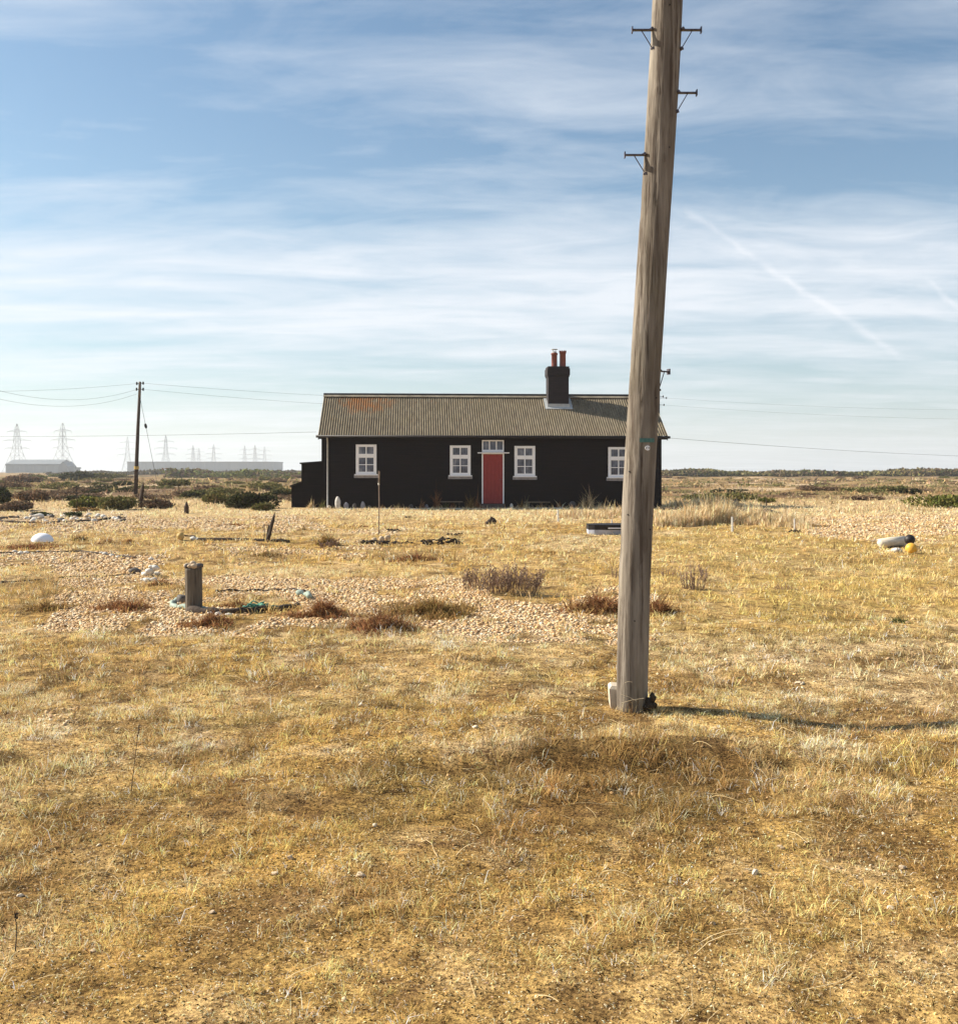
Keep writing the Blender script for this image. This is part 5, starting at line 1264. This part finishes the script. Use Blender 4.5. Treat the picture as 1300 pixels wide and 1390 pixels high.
cb = T.N('ShaderNodeCombineXYZ'); T.L(T.math('DIVIDE', sp.outputs[0], zz), cb.inputs[0]); T.L(T.math('DIVIDE', sp.outputs[1], zz), cb.inputs[1]); P = cb.outputs[0]
def mapped(scale, rot=0, loc=(0,0,0)):
    mp = T.N('ShaderNodeMapping'); mp.inputs['Scale'].default_value = scale; mp.inputs['Rotation'].default_value = (0, 0, rot); mp.inputs['Location'].default_value = loc; T.L(P, mp.inputs[0]); return mp.outputs[0]
def wnoise(vec, scale, det, rough, dist=0):
    n = T.N('ShaderNodeTexNoise'); n.inputs['Scale'].default_value = scale; n.inputs['Detail'].default_value = det; n.inputs['Roughness'].default_value = rough; n.inputs['Distortion'].default_value = dist; T.L(vec, n.inputs['Vector']); return n.outputs[0]
a = wnoise(mapped((.55, 1.5, 1), R(-20)), 1.0, 9, .57, .6)       # long streaks
b = wnoise(mapped((1.8, 3.2, 1), R(24), (3, 1, 0)), 1.0, 9, .62, .7)  # fine wisps
c = wnoise(mapped((.22, .5, 1), R(-8), (7, 2, 0)), 1.0, 4, .5)
# thicker bank of cirrus between about 6 and 14 degrees up
def gauss(x, m, s): d = T.math('DIVIDE', T.math('SUBTRACT', x, m), s); return T.math('POWER', 2.718, T.math('MULTIPLY', T.math('MULTIPLY', d, d), -1.0))
bank = gauss(zc, .165, .07)
cov = T.math('ADD', T.math('MULTIPLY', a, .60), T.math('MULTIPLY', b, .33)); cov = T.math('ADD', cov, T.math('MULTIPLY', c, .35)); cov = T.math('ADD', cov, T.math('MULTIPLY', bank, .20))
cl = T.ramp(cov, [(.585, (0,0,0)), (.72, (.33,.33,.33)), (.90, (.86,.86,.86))])
# contrails: thin great-circle streaks
def contrail(p0, p1, wd, br, off):
    d0 = Vector(((p0[0]-CX)/F, 1, (HY-p0[1])/F)).normalized(); d1 = Vector(((p1[0]-CX)/F, 1, (HY-p1[1])/F)).normalized(); n = d0.cross(d1).normalized(); m = (d0+d1).normalized(); ext = math.acos(d0.dot(d1))/2
    def dot(v):
        q = T.N('ShaderNodeVectorMath', operation='DOT_PRODUCT'); T.L(D, q.inputs[0]); q.inputs[1].default_value = v; return q.outputs['Value']
    wob = T.math('MULTIPLY', T.math('SUBTRACT', wnoise(D, 9+off, 5, .6), .5), wd*9)
    g = gauss(T.math('ADD', dot(n), wob), 0, wd); u = dot((d1-d0).normalized()); g = T.math('MULTIPLY', g, T.math('SUBTRACT', 1.0, T.math('POWER', T.math('MINIMUM', T.math('ABSOLUTE', T.math('DIVIDE', u, ext)), 1.0), 6.0)))
    br_ = T.ramp(wnoise(D, 14+off, 5, .65), [(.35, (.15,.15,.15)), (.6, (1,1,1))])
    return T.math('MULTIPLY', T.math('MULTIPLY', g, br_), br)
k1 = contrail((925, 280), (1228, 492), .0030, .36, 0); k2 = contrail((1255, 375), (1420, 520), .0028, .3, 3)
cl = T.math('MINIMUM', T.math('ADD', T.math('ADD', cl, k1), k2), 1.0)
# thin high veil whitening towards the horizon
veil = T.math('MULTIPLY', T.math('POWER', T.math('SUBTRACT', 1.0, zc), 9.0), .68)
CLOUD = (8.3, 8.7, 9.3); VEIL = (6.2, 6.8, 7.5)
col = T.mix(veil, T.mix(1.0, sky.outputs[0], (.93,1.17,1.22), 'MULTIPLY'), VEIL); col = T.mix(cl, col, CLOUD)
T.L(col, bg.inputs[0]); bg.inputs[1].default_value = .056
sun = bpy.data.lights.new('sun', 'SUN'); sun.energy = 5.0; sun.angle = R(.55); sun.color = (1, .91, .76)
so = bpy.data.objects.new('sun', sun); link(so); so.rotation_euler = SUN.to_track_quat('Z', 'Y').to_euler()

# ------------------------------------------------------------------ camera
cam = bpy.data.cameras.new('camera'); co = bpy.data.objects.new('camera', cam); link(co); scene.camera = co
co.location = (0, 0, CAMZ); co.rotation_euler = (R(90), 0, 0)
cam.sensor_fit = 'HORIZONTAL'; cam.sensor_width = 36; cam.lens = 36*F/1300; cam.shift_x = 0; cam.shift_y = -(695-HY)/1300
cam.clip_start = .05; cam.clip_end = 9000
vs = scene.view_settings; vs.view_transform = 'Standard'; vs.look = 'None'; vs.exposure = .98; vs.gamma = 1
scene.cycles.volume_bounces = 1; scene.cycles.max_bounces = 6; scene.cycles.diffuse_bounces = 3; scene.cycles.transmission_bounces = 3
